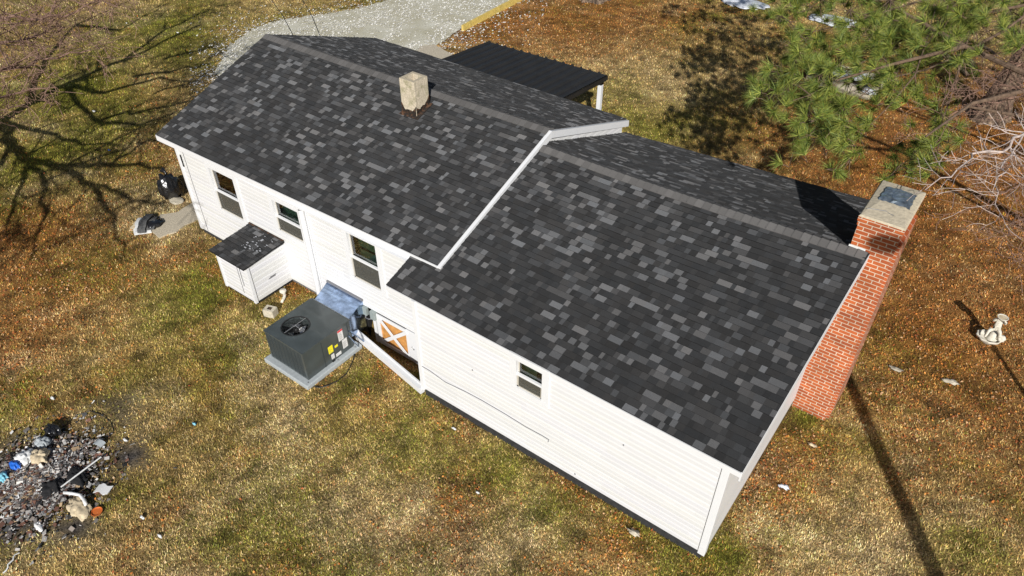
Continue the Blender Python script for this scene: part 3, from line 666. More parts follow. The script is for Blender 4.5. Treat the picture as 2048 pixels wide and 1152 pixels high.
# --- brick chimney
kx0, kx1, ky0, ky1, kt = .0, .64, 4.10, 5.36, 4.47
mb = MB(); mb.box(kx0,ky0,-.15,kx1,ky1,3.86); mb.box(kx0-.0,ky0+.001,3.86,kx1,ky1,kt-.16)
mb.box(kx0-.014,ky0-.014,kt-.16,kx1+.014,ky1+.014,kt-.08); mb.box(kx0-.028,ky0-.028,kt-.08,kx1+.028,ky1+.028,kt)
mb.box(kx1-.001,ky0+.10,-.15,kx1+.05,ky1-.10,kt-.35)
ch = hp(mb, 'brick_chimney', M_brick)
M_cc = mat('cracked_cement', (.50,.43,.31), .95, noise=.15, bscale=18, bump=.5)
mb = MB(); mb.v = [(kx0-.03,ky0-.03,kt+.001),(kx1+.03,ky0-.03,kt+.001),(kx1+.03,ky1+.03,kt+.001),(kx0-.03,ky1+.03,kt+.001),(kx0-.01,ky0-.01,kt+.03),(kx1+.01,ky0-.01,kt+.03),(kx1+.01,ky1+.01,kt+.03),(kx0-.01,ky1+.01,kt+.03),
  (kx0+.13,ky0+.5,kt+.065),(kx1-.13,ky0+.5,kt+.065),(kx1-.13,ky1-.3,kt+.065),(kx0+.13,ky1-.3,kt+.065)]
mb.f = [(0,1,5,4),(1,2,6,5),(2,3,7,6),(3,0,4,7),(4,5,9,8),(5,6,10,9),(6,7,11,10),(7,4,8,11),(8,9,10,11)]; mb.build('cement_cap', M_cc, ch)
mb = MB(); rr = random.Random(12)
for (a_, b_) in (((.02,4.3),(.3,4.38)),((.3,4.38),(.42,4.32)),((.3,4.38),(.33,4.6)),((.33,4.6),(.52,4.72)),((.1,4.75),(.33,4.6))):
    L0 = Vector((*a_,kt+.045)); L1 = Vector((*b_,kt+.055)); mb.tube([L0, L0.lerp(L1,.4)+Vector((rr.uniform(-.02,.02),rr.uniform(-.02,.02),0)), L1], .006, 5)
mb.build('crack', M_ink, ch)
mb = MB(); K = 9; rr = random.Random(4)
g_ = [[Vector((.10+.47*i/K+rr.uniform(-.012,.012), 4.64+.47*j/K+rr.uniform(-.012,.012), kt+.09-.03*(j == 0)-.012*(i in (0,K))+rr.uniform(-.006,.008))) for j in range(K+1)] for i in range(K+1)]
for i in range(K):
    for j in range(K): mb.quad(g_[i][j], g_[i+1][j], g_[i+1][j+1], g_[i][j+1])
mb.build('metal_cover', M_plate, ch)
mb = MB(); mb.box(-.02,ky0-.022,3.80,.24,ky0-.016,3.93); mb.bar((.16,ky0-.02,3.79),(.18,ky0-.02,3.60),.01,.05); mb.build('white_flashing', M_white2, ch)

# ---------------- packaged air conditioner ----------------
ux0, ux1, uy0, uy1, uz0, uz1 = -9.20, -8.05, -1.16, .08, .12, .86
ac = thing('air_conditioner', 'dark grey packaged air conditioning unit with a round top fan beside the house', 'air conditioner', ((ux0+ux1)/2, (uy0+uy1)/2, 0))
def ap(mb, name, m, parent=None, **k):
    o = mb.build(name, m, parent or ac, **k)
    if parent is None: o.location = -ac.location
    return o
fcx, fcy, fr = -8.78, -.70, .275
bm = bmesh.new(); K = 40; zt = uz1
outer = [bm.verts.new(p) for p in ((ux0,uy0,zt),(ux1,uy0,zt),(ux1,uy1,zt),(ux0,uy1,zt))]
ring = [bm.verts.new((fcx+fr*math.cos(2*math.pi*i/K), fcy+fr*math.sin(2*math.pi*i/K), zt)) for i in range(K)]
ring2 = [bm.verts.new((v.co.x, v.co.y, zt-.3)) for v in ring]
E = [bm.edges.new((outer[i], outer[(i+1)%4])) for i in range(4)]+[bm.edges.new((ring[i], ring[(i+1)%K])) for i in range(K)]
bmesh.ops.triangle_fill(bm, use_beauty=True, edges=E)
for i in range(K): bm.faces.new((ring[i], ring[(i+1)%K], ring2[(i+1)%K], ring2[i]))
lowv = [bm.verts.new((v.co.x, v.co.y, uz0)) for v in outer]
for i in range(4): bm.faces.new((outer[i], outer[(i+1)%4], lowv[(i+1)%4], lowv[i]))
bmesh.ops.recalc_face_normals(bm, faces=bm.faces[:]); me = bpy.data.meshes.new('cabinet'); bm.to_mesh(me); bm.free(); me.materials.append(M_cab)
cab = link(bpy.data.objects.new('cabinet', me), ac); cab.location = -ac.location
mb = MB(); o_ = .012
mb.box(ux0-o_,uy0-o_,zt-.028,ux1+o_,uy0-.001,zt+.003); mb.box(ux0-o_,uy1+.001,zt-.028,ux1+o_,uy1+o_,zt+.003); mb.box(ux0-o_,uy0-.001,zt-.028,ux0-.001,uy1+.001,zt+.003); mb.box(ux1+.001,uy0-.001,zt-.028,ux1+o_,uy1+.001,zt+.003)
ap(mb, 'lid_rim', M_cab)
mb = MB()
for i in range(9): 
    xx = ux0+.06+i*.118; mb.box(xx,uy0-.008,uz0+.03,xx+.012,uy0-.001,zt-.05)
for i in range(22):
    zz = uz0+.05+i*.03; mb.box(ux0+.03,uy0-.004,zz,ux1-.06,uy0-.0005,zz+.012)
ap(mb, 'coil_guard', M_cab2)
mb = MB(); mb.lathe([(fr,0),(fr+.02,.004),(fr+.025,.008),(fr,.012),(fr,-.01)],(fcx,fcy,zt),40)
for r_ in (.03,.06,.09,.12,.15,.18,.21): mb.lathe([(r_-.0022,.006),(r_+.0022,.006),(r_+.0022,.010),(r_-.0022,.010),(r_-.0022,.006)],(fcx,fcy,zt),32)
for i in range(12):
    t_ = math.pi*i/6; mb.tube([(fcx+.03*math.cos(t_),fcy+.03*math.sin(t_),zt+.012),(fcx+fr*math.cos(t_),fcy+fr*math.sin(t_),zt+.006)],.003,5)
ap(mb, 'fan_grille', M_cable)
mb = MB()
for i in range(3):
    t_ = 2*math.pi*i/3+.5; n0 = len(mb.v)
    for r_, w_, tw in ((.05,.3,.02),(.12,.5,.035),(.21,.62,.03)):
        for sgn in (-1, 1): mb.v.append((fcx+r_*math.cos(t_+sgn*w_), fcy+r_*math.sin(t_+sgn*w_), zt-.10+sgn*tw))
    mb.f += [(n0,n0+2,n0+3,n0+1),(n0+2,n0+4,n0+5,n0+3)]
fan = ap(mb, 'fan', M_metal)
mb = MB(); mb.lathe([(0,.06),(.05,.055),(.06,.04),(.06,-.08),(0,-.08)],(fcx,fcy,zt-.10),20); mb.build('hub', M_cable, fan)
mb = MB(); mb.lathe([(0,0),(fr-.002,0)],(fcx,fcy,zt-.28),32); ap(mb, 'fan_well', M_dark)
mb = MB(); mb.bar((fcx-.01,fcy+fr,zt+.016),(fcx-.01,fcy-fr,zt+.016),.012,.006); mb.bar((fcx,fcy,zt+.016),(fcx+fr,fcy-.02,zt+.016),.014,.006); ap(mb, 'fan_bracket', M_metal)
def sticker(name, y0, y1, z0, z1, m, lines=0, head=None):
    mb = MB(); X = ux1+.003; mb.box(ux1+.0005,y0,z0,X,y1,z1); o = ap(mb, name, m)
    if head: mb = MB(); mb.box(X,y0,z1-(z1-z0)*.17,X+.001,y1,z1); mb.build('warning_header', head, o)
    if lines:
        mb = MB(); rr = random.Random(int(abs(y0*1000)))
        for i in range(lines):
            zz = z0+(z1-z0)*(.10+.68*i/lines); mb.box(X,y0+(y1-y0)*.12,zz,X+.001,y0+(y1-y0)*rr.uniform(.5,.9),zz+(z1-z0)*.022)
        mb.build('print', M_ink, o)
    return o
sticker('warning_label', -.26,-.13,.50,.78, M_paper, 8, M_red)
sticker('rating_label', -.19,-.06,.24,.48, M_paper, 9)
sticker('yellow_label', -.56,-.44,.37,.56, M_yel, 4); sticker('small_yellow_label', -.39,-.31,.42,.48, M_yel, 1)
sticker('small_label', -.52,-.44,.19,.32, M_paper, 4); sticker('wiring_label', -.40,-.26,.17,.25, M_paper, 3)
for y_ in (uy0+.46, 0.):
    mb = MB(); mb.box(ux1,y_,uz0,ux1+.006,y_+.01,zt-.05); ap(mb, 'panel_seam', M_cab2)
mb = MB(); mb.box(ux1,-.52,.12,ux1+.02,-.46,.155); ap(mb, 'drain_port', M_cable)
pd = MB(); pd.box(ux0-.09,uy0-.14,0,ux1+.11,uy1+.14,.118)
pad = pd.build('equipment_pad', M_pad, bevel=.02); tag(pad, 'light grey rectangular pad under the air conditioning unit', 'equipment pad')
for (a_, b_) in ((ux1+.05,uy0-.06),(ux1+.06,uy1-.02),(ux1+.055,-.42)): mb = MB(); mb.lathe([(.0,.018),(.014,.016),(.016,0)],(a_,b_,.118),10); mb.build('pad_bolt', M_metal, pad)
# duct between unit and wall
duct = thing('air_duct', 'galvanised sheet metal duct sloping between the house wall and the grey unit', 'duct', (-8.7, .5, 0))
def dp(mb, name, m, **k): o = mb.build(name, m, duct, **k); o.location = (8.7, -.5, 0); return o
d0, d1 = -9.36, -8.36
q0 = Vector((-9.52,yA-.03,.70)); q1 = Vector((-8.40,yA-.03,.70)); q2 = Vector((-8.12,.12,.80)); q3 = Vector((-9.16,.12,.80))
mb = MB(); mb.quad(q0,q1,q2,q3); mb.quad(*[p-Vector((0,0,.006)) for p in (q3,q2,q1,q0)]); dp(mb, 'duct_top', M_galv)
mb = MB(); lo = lambda p, z_: Vector((p.x, p.y, z_)); mb.quad(q1-Vector((0,0,.001)),lo(q1,-.05),Vector((-8.12,.14,.30)),q2-Vector((0,0,.001))); mb.quad(q0,lo(q0,0),Vector((-9.16,.14,.3)),q3); mb.quad(lo(q0,0),lo(q1,-.05),Vector((-8.12,.14,.30)),Vector((-9.16,.14,.3)))
dp(mb, 'duct_side', M_galv)
mb = MB(); mb.bar(q0+Vector((0,.0,.02)), q1+Vector((.0,.0,.02)), .04,.05); dp(mb, 'duct_seal', M_ink)
mb = MB(); mb.bar(q3+Vector((-.03,-.02,.02)), q2+Vector((.03,-.02,.02)), .05,.03); dp(mb, 'duct_flange', M_wh)
mb = MB(); mb.tube([(-8.03,.02,.6),(-7.98,.12,.45),(-7.9,.25,.2),(-7.8,.34,.08)],.018,8); mb.tube([(-8.03,-.02,.5),(-7.99,.05,.3),(-7.95,.15,.08)],.012,8); dp(mb, 'flexible_conduit', M_galv)
# cable on the lawn
mb = MB(); pts = [az(*c_, .03) for c_ in ((706,700),(709,712),(703,728),(692,748),(675,762),(655,771),(640,775),(628,773))]
tag(mb.tube(pts, .012, 6) or mb.build('power_cable', M_cable), 'thin black cable curving over the grass in front of the grey unit', 'cable')
# concrete block by the unit
p = az(543,630,.0); th_ = R(18); m4 = Matrix.Translation((p.x,p.y,0)) @ Matrix.Rotation(th_,4,'Z')
mb = MB(); mb.box(-.13,-.10,.0,.13,.10,.2,m4); cb_ = mb.build('concrete_block', M_conc, bevel=.008); tag(cb_, 'pale concrete block standing on the grass left of the air conditioner', 'concrete block')
mb = MB(); mb.box(-.05,-.04,.195,.05,.04,.203,m4); mb.build('block_core', M_seal, cb_)
# downspout elbow by the closet
p = az(568,585,.12); mb = MB(); mb.lathe([(0,.04),(.075,.035),(.08,0),(.06,-.03)],(p.x-.03,p.y,.14),16); mb.tube([(p.x,p.y,.12),(p.x+.08,p.y-.06,.08),(p.x+.16,p.y-.22,.05)],[.04,.035,.03],10)
tag(mb.build('pvc_pipe', M_stat, smooth=True), 'short white pipe elbow on the ground between closet and grey unit', 'pipe')

# ---------------- bag, shingle pile, small junk by the far corner ----------------
def rag(name, m, c, r, seed, amp=1.):
    return blob(name, m, c, (r[0]*1.1, r[1]*1.05, r[2]), seed, .75, 4, fr_=3.1)
def blob(name, m, c, r, seed, amp=.25, sub=3, flat=1., parent=None, fr_=2.2):
    bm = bmesh.new(); bmesh.ops.create_icosphere(bm, subdivisions=sub, radius=1); rr = random.Random(seed); ox = rr.uniform(0, 60)
    for v in bm.verts:
        q = v.co.copy(); f_ = 1+amp*(float(fbm(np.array([q.x*fr_+ox+q.z*1.7]), np.array([q.y*fr_+ox*.7-q.z]))[0])-.5)*2
        v.co = Vector((q.x*r[0], q.y*r[1], q.z*r[2]))*f_
        if v.co.z < -r[2]*.6: v.co.z = -r[2]*.6
        v.co += Vector(c)
    me = bpy.data.meshes.new(name); bm.to_mesh(me); bm.free(); me.materials.append(m); o = link(bpy.data.objects.new(name, me), parent); me.shade_smooth(); return o
p = az(347,392,.0)
bag = blob('trash_bag', M_bag, (p.x,p.y,.26), (.30,.28,.42), 3, .5, 4, fr_=2.8); tag(bag, 'shiny black plastic trash bag slumped at the left corner of the house', 'trash bag')
b2 = MB(); b2.tube([(p.x-.05,p.y+.02,.58),(p.x-.09,p.y+.05,.70),(p.x-.18,p.y+.0,.78)],[.07,.03,.08],8); b2.build('bag_neck', M_bag, bag, smooth=True)
p = az(355,402,.0); tag(blob('stone_disc', M_conc, (p.x,p.y-.02,.03), (.24,.17,.05), 9, .15), 'flat pale stone lying below the black trash bag', 'stone')
p = az(294,452,.0); pile = thing('roofing_scraps', 'heap of grey shingle scraps and white sheet lying on the lawn', 'scrap heap', (p.x,p.y,0))
def slabp(nm, m, cx_, cy_, z0, L, W_, T, rot, tilt=0, parent=None, bend=0):
    mb = MB(); m4 = Matrix.Translation((cx_,cy_,z0)) @ Matrix.Rotation(R(rot),4,'Z') @ Matrix.Rotation(R(tilt),4,'Y'); n0 = 8; rr = random.Random(int(cx_*99)); prev = None
    for i in range(n0+1):
        x_ = -L/2+L*i/n0; zb = bend*(1-(2*i/n0-1)**2); e1_ = rr.uniform(-.02,.02)
        cur = [m4 @ Vector(q) for q in ((x_,-W_/2+e1_,zb),(x_,W_/2+e1_,zb),(x_,W_/2+e1_,zb+T),(x_,-W_/2+e1_,zb+T))]
        if prev:
            for a_, b_ in ((0,1),(1,2),(2,3),(3,0)): mb.quad(prev[a_],cur[a_],cur[b_],prev[b_])
        else: mb.quad(*cur)
        prev = cur
    mb.quad(*prev[::-1]); o = mb.build(nm, m, parent)
    if parent: o.location = -parent.location
    return o
M_gsh = mat('grey_shingle_scrap', (.09,.09,.088), .9, noise=.3, bscale=60)
slabp('white_sheet', M_white2, p.x-.02,p.y-.05,.03,.80,.42,.015,-38,0,pile,.05); slabp('beige_sheet', M_beige, p.x-.22,p.y-.1,.02,.6,.25,.01,-55,0,pile,.02)
slabp('shingle_strip', M_gsh, p.x+.03,p.y-.02,.10,.78,.20,.02,-50,4,pile,.10); slabp('shingle_strip', M_gsh, p.x+.12,p.y+.10,.07,.60,.22,.02,-42,0,pile,.07); slabp('shingle_strip', M_gsh, p.x-.12,p.y+.12,.06,.5,.18,.02,-60,2,pile,.05)
o = blob('black_plastic', M_bag, (p.x+.18,p.y+.14,.07), (.20,.22,.10), 4, .5, 3, parent=pile); o.location = -pile.location

# ---------------- burn pile ----------------
mb = MB(); rr = random.Random(77); pal = [(.66,.63,.58),(.03,.03,.03),(.38,.36,.34),(.24,.22,.21),(.35,.30,.26),(.14,.07,.05),(.75,.74,.72),(.16,.13,.12),(.42,.30,.18),(.11,.11,.11),(.20,.10,.07),(.48,.45,.42)]
for i in range(10500):
    r_ = abs(rr.gauss(0,.57)); t_ = rr.uniform(0,6.283); bx_, by_ = pitx+r_*math.cos(t_)*1.0, pity+r_*math.sin(t_)*1.05
    s = rr.choice((.006,.009,.013,.018,.028))*rr.uniform(.7,1.4)*(1 if rr.random() < .95 else 1.6); mound = .14*math.exp(-r_*r_/.7)
    c = rr.choice(pal); k_ = rr.uniform(.4,1.1); c = tuple(min(.85, a_*k_) for a_ in c)
    m4 = Matrix.Translation((bx_,by_,mound+rr.uniform(0,.03))) @ Matrix.Rotation(rr.uniform(0,6.28),4,'Z') @ Matrix.Rotation(rr.uniform(-.7,.7),4,'X') @ Matrix.Rotation(rr.uniform(-.5,.5),4,'Y')
    a_ = len(mb.v); mb.box(-s*rr.uniform(.6,1.6),-s*rr.uniform(.4,1),-s*.15,s*rr.uniform(.6,1.6),s,s*.2,m4); mb.c += [c]*(len(mb.v)-a_)
tag(mb.build('burnt_rubble', M_rub), 'mound of burnt rubble, ash and broken scraps on the lawn', 'rubble', kind='stuff')
def scrap(name, label, cat, px, py, z, m, L, W_, rot, bend=.02, T=.012, tilt=0, group=None):
    p = az(px, py, z); o = slabp(name, m, p.x, p.y, z, L, W_, T, rot, tilt, None, bend); return tag(o, label, cat, group)
p0, p1 = az(122,974,.22), az(202,914,.17); mb = MB(); mb.tube([p0,p1],.014,8); tag(mb.build('white_rod', M_white2), 'long straight white rod lying across the burnt rubble', 'rod')
p = az(30,930,.15); tag(rag('blue_wrapper', M_blue, p, (.11,.06,.05), 5), 'crumpled deep blue plastic wrapper at the left of the rubble', 'wrapper')
p = az(8,955,.12); tag(rag('light_blue_wrapper', M_cyan, p, (.13,.07,.05), 6), 'crumpled light blue and white wrapper at the left edge of the rubble', 'wrapper')
p = az(80,912,.2); tag(rag('plaster_lump', M_beige, p, (.16,.12,.06), 7, .5), 'beige broken plaster lump in the middle of the rubble', 'plaster')
p = az(50,915,.15); tag(rag('torn_white_bag', M_white2, p, (.17,.13,.05), 17, .7), 'torn white bag left of the beige plaster lump', 'bag')
p = az(85,885,.12); tag(rag('torn_grey_bag', M_pad, p, (.13,.09,.05), 19, .7), 'grey torn bag above the beige plaster lump in the rubble', 'bag')
p = az(160,1015,.08); tag(rag('plaster_sheet', M_beige, p, (.22,.13,.03), 8, .7), 'wide beige broken sheet beside the orange lid', 'plaster')
p = az(105,860,.12); tag(rag('charred_bag', M_bag, p, (.14,.10,.10), 23, .8), 'black charred plastic lump at the top of the rubble', 'bag')
p = az(155,955,.12); tag(rag('charred_cloth', M_dark, p, (.22,.10,.05), 24, .6), 'black charred cloth lying under the white rod', 'cloth')
p = az(105,975,.12); tag(rag('charred_cardboard', M_dark, p, (.18,.15,.07), 25, .6), 'black charred heap beside the lower end of the white rod', 'cardboard')
pts = [az(*c_, .14) for c_ in ((128,985),(145,987),(160,990),(168,1000),(172,1010))]; mb = MB(); mb.tube(pts,.028,8); tag(mb.build('bent_white_pipe', M_white2, smooth=True), 'bent white plastic pipe on the beige sheet', 'pipe')
scrap('white_card', 'ruled pale card lying at the right of the rubble', 'card', 207,979,.05, M_paper,.26,.17,25)
p = az(194,1024,.04); mb = MB(); mb.lathe([(0,.0),(.07,.0),(.09,.012),(.095,.03),(.085,.03),(.08,.012),(0,.012)],(p.x,p.y,.03),20); tag(mb.build('orange_lid', M_orange), 'round orange rusted lid at the lower right of the rubble', 'lid')
p = az(78,1054,.04); tag(blob('white_bottle', M_white2, p, (.14,.05,.04), 31, .3), 'white flattened bottle below the rubble', 'bottle')
p = az(15,977,.08); tag(blob('white_cup', M_white2, p, (.13,.045,.04), 33, .3), 'white curled tube at the left photo edge of the rubble', 'tube')
scrap('white_stick', 'thin white stick on the grass below the rubble', 'stick', 22,1126,.03, M_white2,.36,.02,-60)
scrap('foil_sheet', 'pale crumpled sheet at the top right of the rubble', 'foil', 198,888,.06, M_pad,.2,.12,10,.05)
mb = MB(); mb.tube([az(*c_, .03) for c_ in ((150,832),(180,822),(205,830),(222,845),(228,862),(220,872),(195,875))], .008, 5)
tag(mb.build('black_wire', M_cable), 'thin black looped wire on the grass above the rubble', 'wire')
# single bits of litter over the yard
LIT = [(1568,973,.10,M_tarp,'crumpled whitish wrapper on leaves right of the house corner'),(388,847,.05,M_cyan,'small light blue paper left of centre on the front lawn'),(218,300,.05,M_blue,'tiny blue scrap in the shadows of the left tree'),
  (187,222,.07,M_white2,'small white paper under the left tree shadows'),(355,65,.07,M_white2,'small white scrap in the grass near the drive'),(253,46,.05,M_white2,'tiny white scrap at the top left of the lawn'),
  (105,796,.06,M_white2,'small white sliver above the rubble heap'),(1268,1065,.12,M_conc,'flat grey stone by the front wall near the right corner'),(908,857,.05,M_white2,'small white pebble on the lawn before the house wall'),
  (1745,1102,.0,M_white2,''),(1790,737,.13,M_conc,'pale flat stick shaped stone in the leaves right of the brick chimney'),(1900,762,.16,M_conc,'long pale root scar in the leaves below the statue'),(813,762,.04,M_white2,'small white stone beside the sill beam corner'),
  (285,1035,.05,M_white2,'tiny white crumb right of the rubble heap'),(320,1072,.06,M_white2,'small white torn paper on the lower left lawn'),(250,880,.05,M_white2,'small white flake right of the rubble'),(955,985,.04,M_white2,'tiny white flake on the lawn below the wall'),(1625,890,.08,M_beige,'pale dry leaf scrap near the brick chimney base')]
for i, (px, py, s, m, lb) in enumerate(LIT):
    if not lb: continue
    p = az(px, py, .04); o = blob('stone' if m is M_conc else 'litter_scrap', m, (p.x,p.y,.04), (s*.85,s*.4,.018), 50+i, 1.1, 3, fr_=3.5); tag(o, lb, 'stone' if m is M_conc else 'litter')
for (px, py, z_, L, lb) in ((1490,8,.05,1.5,'white plastic sheet crumpled on the ground at the top of the yard'),(1665,40,.08,1.6,'white and bluish plastic sheeting beneath the pine boughs'),(1700,150,.35,1.0,'white crumpled sheet on the trough under the pine'),(1738,182,.3,.45,'bright white lump at the trough end under the pine')):
    p = az(px, py, z_); tag(blob('plastic_sheet', M_tarp, p, (L*.6,L*.38,.10), int(L*100), .6, 4), lb, 'plastic sheet')
a_, b_ = az(1612,165,0), az(1735,200,0); d_ = (b_-a_).normalized(); n2_ = Vector((-d_.y, d_.x, 0))
if n2_.y < 0: n2_ = -n2_
mb = MB()
for k_, (o1, o2) in enumerate(((0,.0),(0,1.3))): mb.bar(a_+n2_*o2+Vector((0,0,.2)), b_+n2_*o2+Vector((0,0,.2)), .10,.4)
mb.bar(a_+Vector((0,0,.2)), a_+n2_*1.3+Vector((0,0,.2)), .10,.398); mb.bar(b_+Vector((0,0,.2)), b_+n2_*1.3+Vector((0,0,.2)), .10,.398)
tr_ = mb.build('concrete_trough', M_conc); tag(tr_, 'low rectangular pale concrete trough half hidden under pine boughs', 'trough')
mb = MB(); mb.quad(*[v+Vector((0,0,.22)) for v in (a_, b_, b_+n2_*1.3, a_+n2_*1.3)]); mb.build('dark_fill', M_dark, tr_)

# yellow edging
mb = MB(); mb.bar(az(925,57,.12), az(1060,-14,.12), .10, .26); ed = mb.build('edging_board', M_yrail); tag(ed, 'long yellow wooden edging board beside the gravel drive', 'edging')
# black tubes drawn in place of overhead cable shadows on the drive
for (a_, b_, lb) in (((588,74),(535,-12),'thin black line standing in for a cable shadow, left of its twin above the drive'),((641,74),(598,-12),'thin black line standing in for a cable shadow, right of its twin above the drive')):
    mb = MB(); mb.tube([az(*a_, 2.9), az((a_[0]+b_[0])/2+4, (a_[1]+b_[1])/2, 3.1), az(*b_, 3.6)], .012, 5); tag(mb.build('cable_shadow_line', M_cable), lb, 'cable', 'cable shadow lines over the drive')

# ---------------- statue ----------------
def skin(name, V, E, Rd, m, parent=None, sub=2, root=0):
    me = bpy.data.meshes.new(name); me.from_pydata(V, E, []); me.materials.append(m); o = link(bpy.data.objects.new(name, me), parent)
    s = o.modifiers.new('skin', 'SKIN'); sv = me.skin_vertices[0].data
    for i, r_ in enumerate(Rd): sv[i].radius = (r_, r_) if not isinstance(r_, tuple) else r_; sv[i].use_root = (i == root)
    s.use_smooth_shade = True; sb = o.modifiers.new('sub', 'SUBSURF'); sb.levels = sub; sb.render_levels = sub; return o
sp = az(1972,684,0); stt = thing('garden_statue', 'white cast stone cherub holding a small bowl over a shell basin', 'statue', (sp.x, sp.y, 0))
stt.scale = (.72,.72,.95)
mb = MB(); n0 = 0; prof = [(.0,.0),(.16,.0),(.20,.05),(.34,.12),(.38,.17),(.36,.185),(.30,.13),(.12,.09),(.0,.085)]; seg = 40
for (r_, z_) in prof:
    for k_ in range(seg):
        t_ = 2*math.pi*k_/seg; rr_ = r_*(1+.05*math.cos(t_*9)*(r_ > .25)); mb.v.append((rr_*math.cos(t_)*.9, rr_*math.sin(t_)*.75, z_))
for i in range(len(prof)-1):
    for k_ in range(seg): k2 = (k_+1) % seg; mb.f.append((i*seg+k_, i*seg+k2, (i+1)*seg+k2, (i+1)*seg+k_))
mb.build('shell_basin', M_stat, stt, smooth=True)
mb = MB(); mb.lathe([(0,.06),(.15,.06),(.16,.14),(.11,.2),(.10,.3),(0,.3)],(.08,.06,0),18); mb.build('rock_base', M_stat, stt, smooth=True)
V = [(.06,.06,.42),(.06,.07,.52),(.05,.07,.62),(.04,.06,.70),(.03,.04,.80),   # pelvis, belly, chest, neck, head
     (.00,.02,.41),(-.09,-.08,.36),(-.10,-.14,.24),(-.12,-.20,.22),           # leg forward
     (.13,.03,.41),(.20,-.06,.38),(.24,-.05,.24),(.27,-.10,.21),              # other leg
     (-.04,.07,.64),(-.11,.03,.60),(-.10,-.05,.68),(-.06,-.10,.74),                          # arm
     (.13,.06,.64),(.20,.02,.62),(.20,-.06,.70),(.14,-.11,.75)]
E_ = [(0,1),(1,2),(2,3),(3,4),(0,5),(5,6),(6,7),(7,8),(0,9),(9,10),(10,11),(11,12),(2,13),(13,14),(14,15),(15,16),(2,17),(17,18),(18,19),(19,20)]
Rd = [.085,.085,.08,.035,.075,.06,.05,.038,.03,.06,.05,.038,.03,.045,.036,.028,.022,.045,.036,.028,.022]
skin('cherub', V, E_, Rd, M_stat, stt)
mb = MB(); mb.lathe([(0,.0),(.05,.0),(.10,.03),(.145,.075),(.15,.09),(.135,.09),(.10,.06),(0,.05)],(.05,-.13,.76),26); bw = mb.build('bowl', M_stat, stt, smooth=True)
mb = MB(); mb.lathe([(0,.0),(.118,.0)],(.05,-.13,.835),26); mb.build('bowl_filling', M_beige, bw)
o = blob('shell', M_stat, (.27,.02,.22), (.13,.09,.09), 2, .4, 3, parent=stt)
# ---------------- trees ----------------
def grow(mb, p, d, L, r, depth, rr, gravity=0., spread=.6, seg=5, minr=.004, kids=(2,4)):
    pts = [Vector(p)]; rad = [r]; d = Vector(d).normalized(); nseg = 5
    for i in range(nseg):
        d = (d+Vector((rr.gauss(0,.16), rr.gauss(0,.16), rr.gauss(0,.12)+gravity))).normalized(); pts.append(pts[-1]+d*L/nseg); rad.append(max(minr, r*(1-.72*(i+1)/nseg)))
    mb.tube(pts, rad, seg if r > .03 else 3 if r < .012 else 4, cap=False)
    if depth > 0:
        for k_ in range(rr.randint(*kids)):
            i = rr.randint(1, nseg-1); a_ = pts[i]; t = rr.uniform(0, 6.28); side = d.cross(Vector((math.cos(t), math.sin(t), .5))).normalized()
            nd = (d*(1-spread*.5)+side*spread*rr.uniform(.7,1.3)).normalized(); grow(mb, a_, nd, L*rr.uniform(.5,.75), max(minr, rad[i]*.62), depth-1, rr, gravity, spread, seg, minr, kids)
def limb(mb, pts, r0, r1, rr, depth=3, every=1., tl=1.6, gravity=0., spread=.8, kids=(3,5), minr=.006, up=0):
    P = []; 
    for i in range(len(pts)-1):
        n_ = 4
        for k_ in range(n_): P.append(pts[i].lerp(pts[i+1], k_/n_)+Vector((rr.gauss(0,.05), rr.gauss(0,.05), rr.gauss(0,.05)))*(k_ > 0))
    P.append(pts[-1]); rad = [r0+(r1-r0)*i/(len(P)-1) for i in range(len(P))]; mb.tube(P, rad, 7, cap=False)
    for i in range(2, len(P)):
        for k_ in range(rr.choice((1,2,2)) if every >= 1 else rr.choice((0,1))):
            d = (P[i]-P[i-1]).normalized(); t = rr.uniform(0,6.28); side = Vector((math.cos(t), math.sin(t), rr.uniform(-.4,.6)+up)).normalized()
            grow(mb, P[i], d*.5+side*spread, tl*rr.uniform(.6,1.2), rad[i]*.55, depth, rr, gravity, .75, 5, minr, kids)
SHD = Vector((-TO_SUN.x, -TO_SUN.y, -TO_SUN.z))
def up_sun(px, py, h): g = az(px, py, 0); return g - SHD*(h/TO_SUN.z)
rr = random.Random(31)
fork = up_sun(5,240,2.88); base = Vector((fork.x+.4, fork.y-.5, 0))
bt = thing('bare_tree', 'large leafless tree whose twigs reach in at the top left', 'tree', base)
def tp_(mb, nm, m, T): o = mb.build(nm, m, T); o.location = -T.location; return o
mb = MB(); mb.tube([base-Vector((0,0,.3)), base+Vector((-.05,.05,1.2)), base.lerp(fork,.7)+Vector((0,0,.1)), fork],[.30,.22,.19,.17],12); tp_(mb, 'trunk', M_bark, bt)
mb = MB()
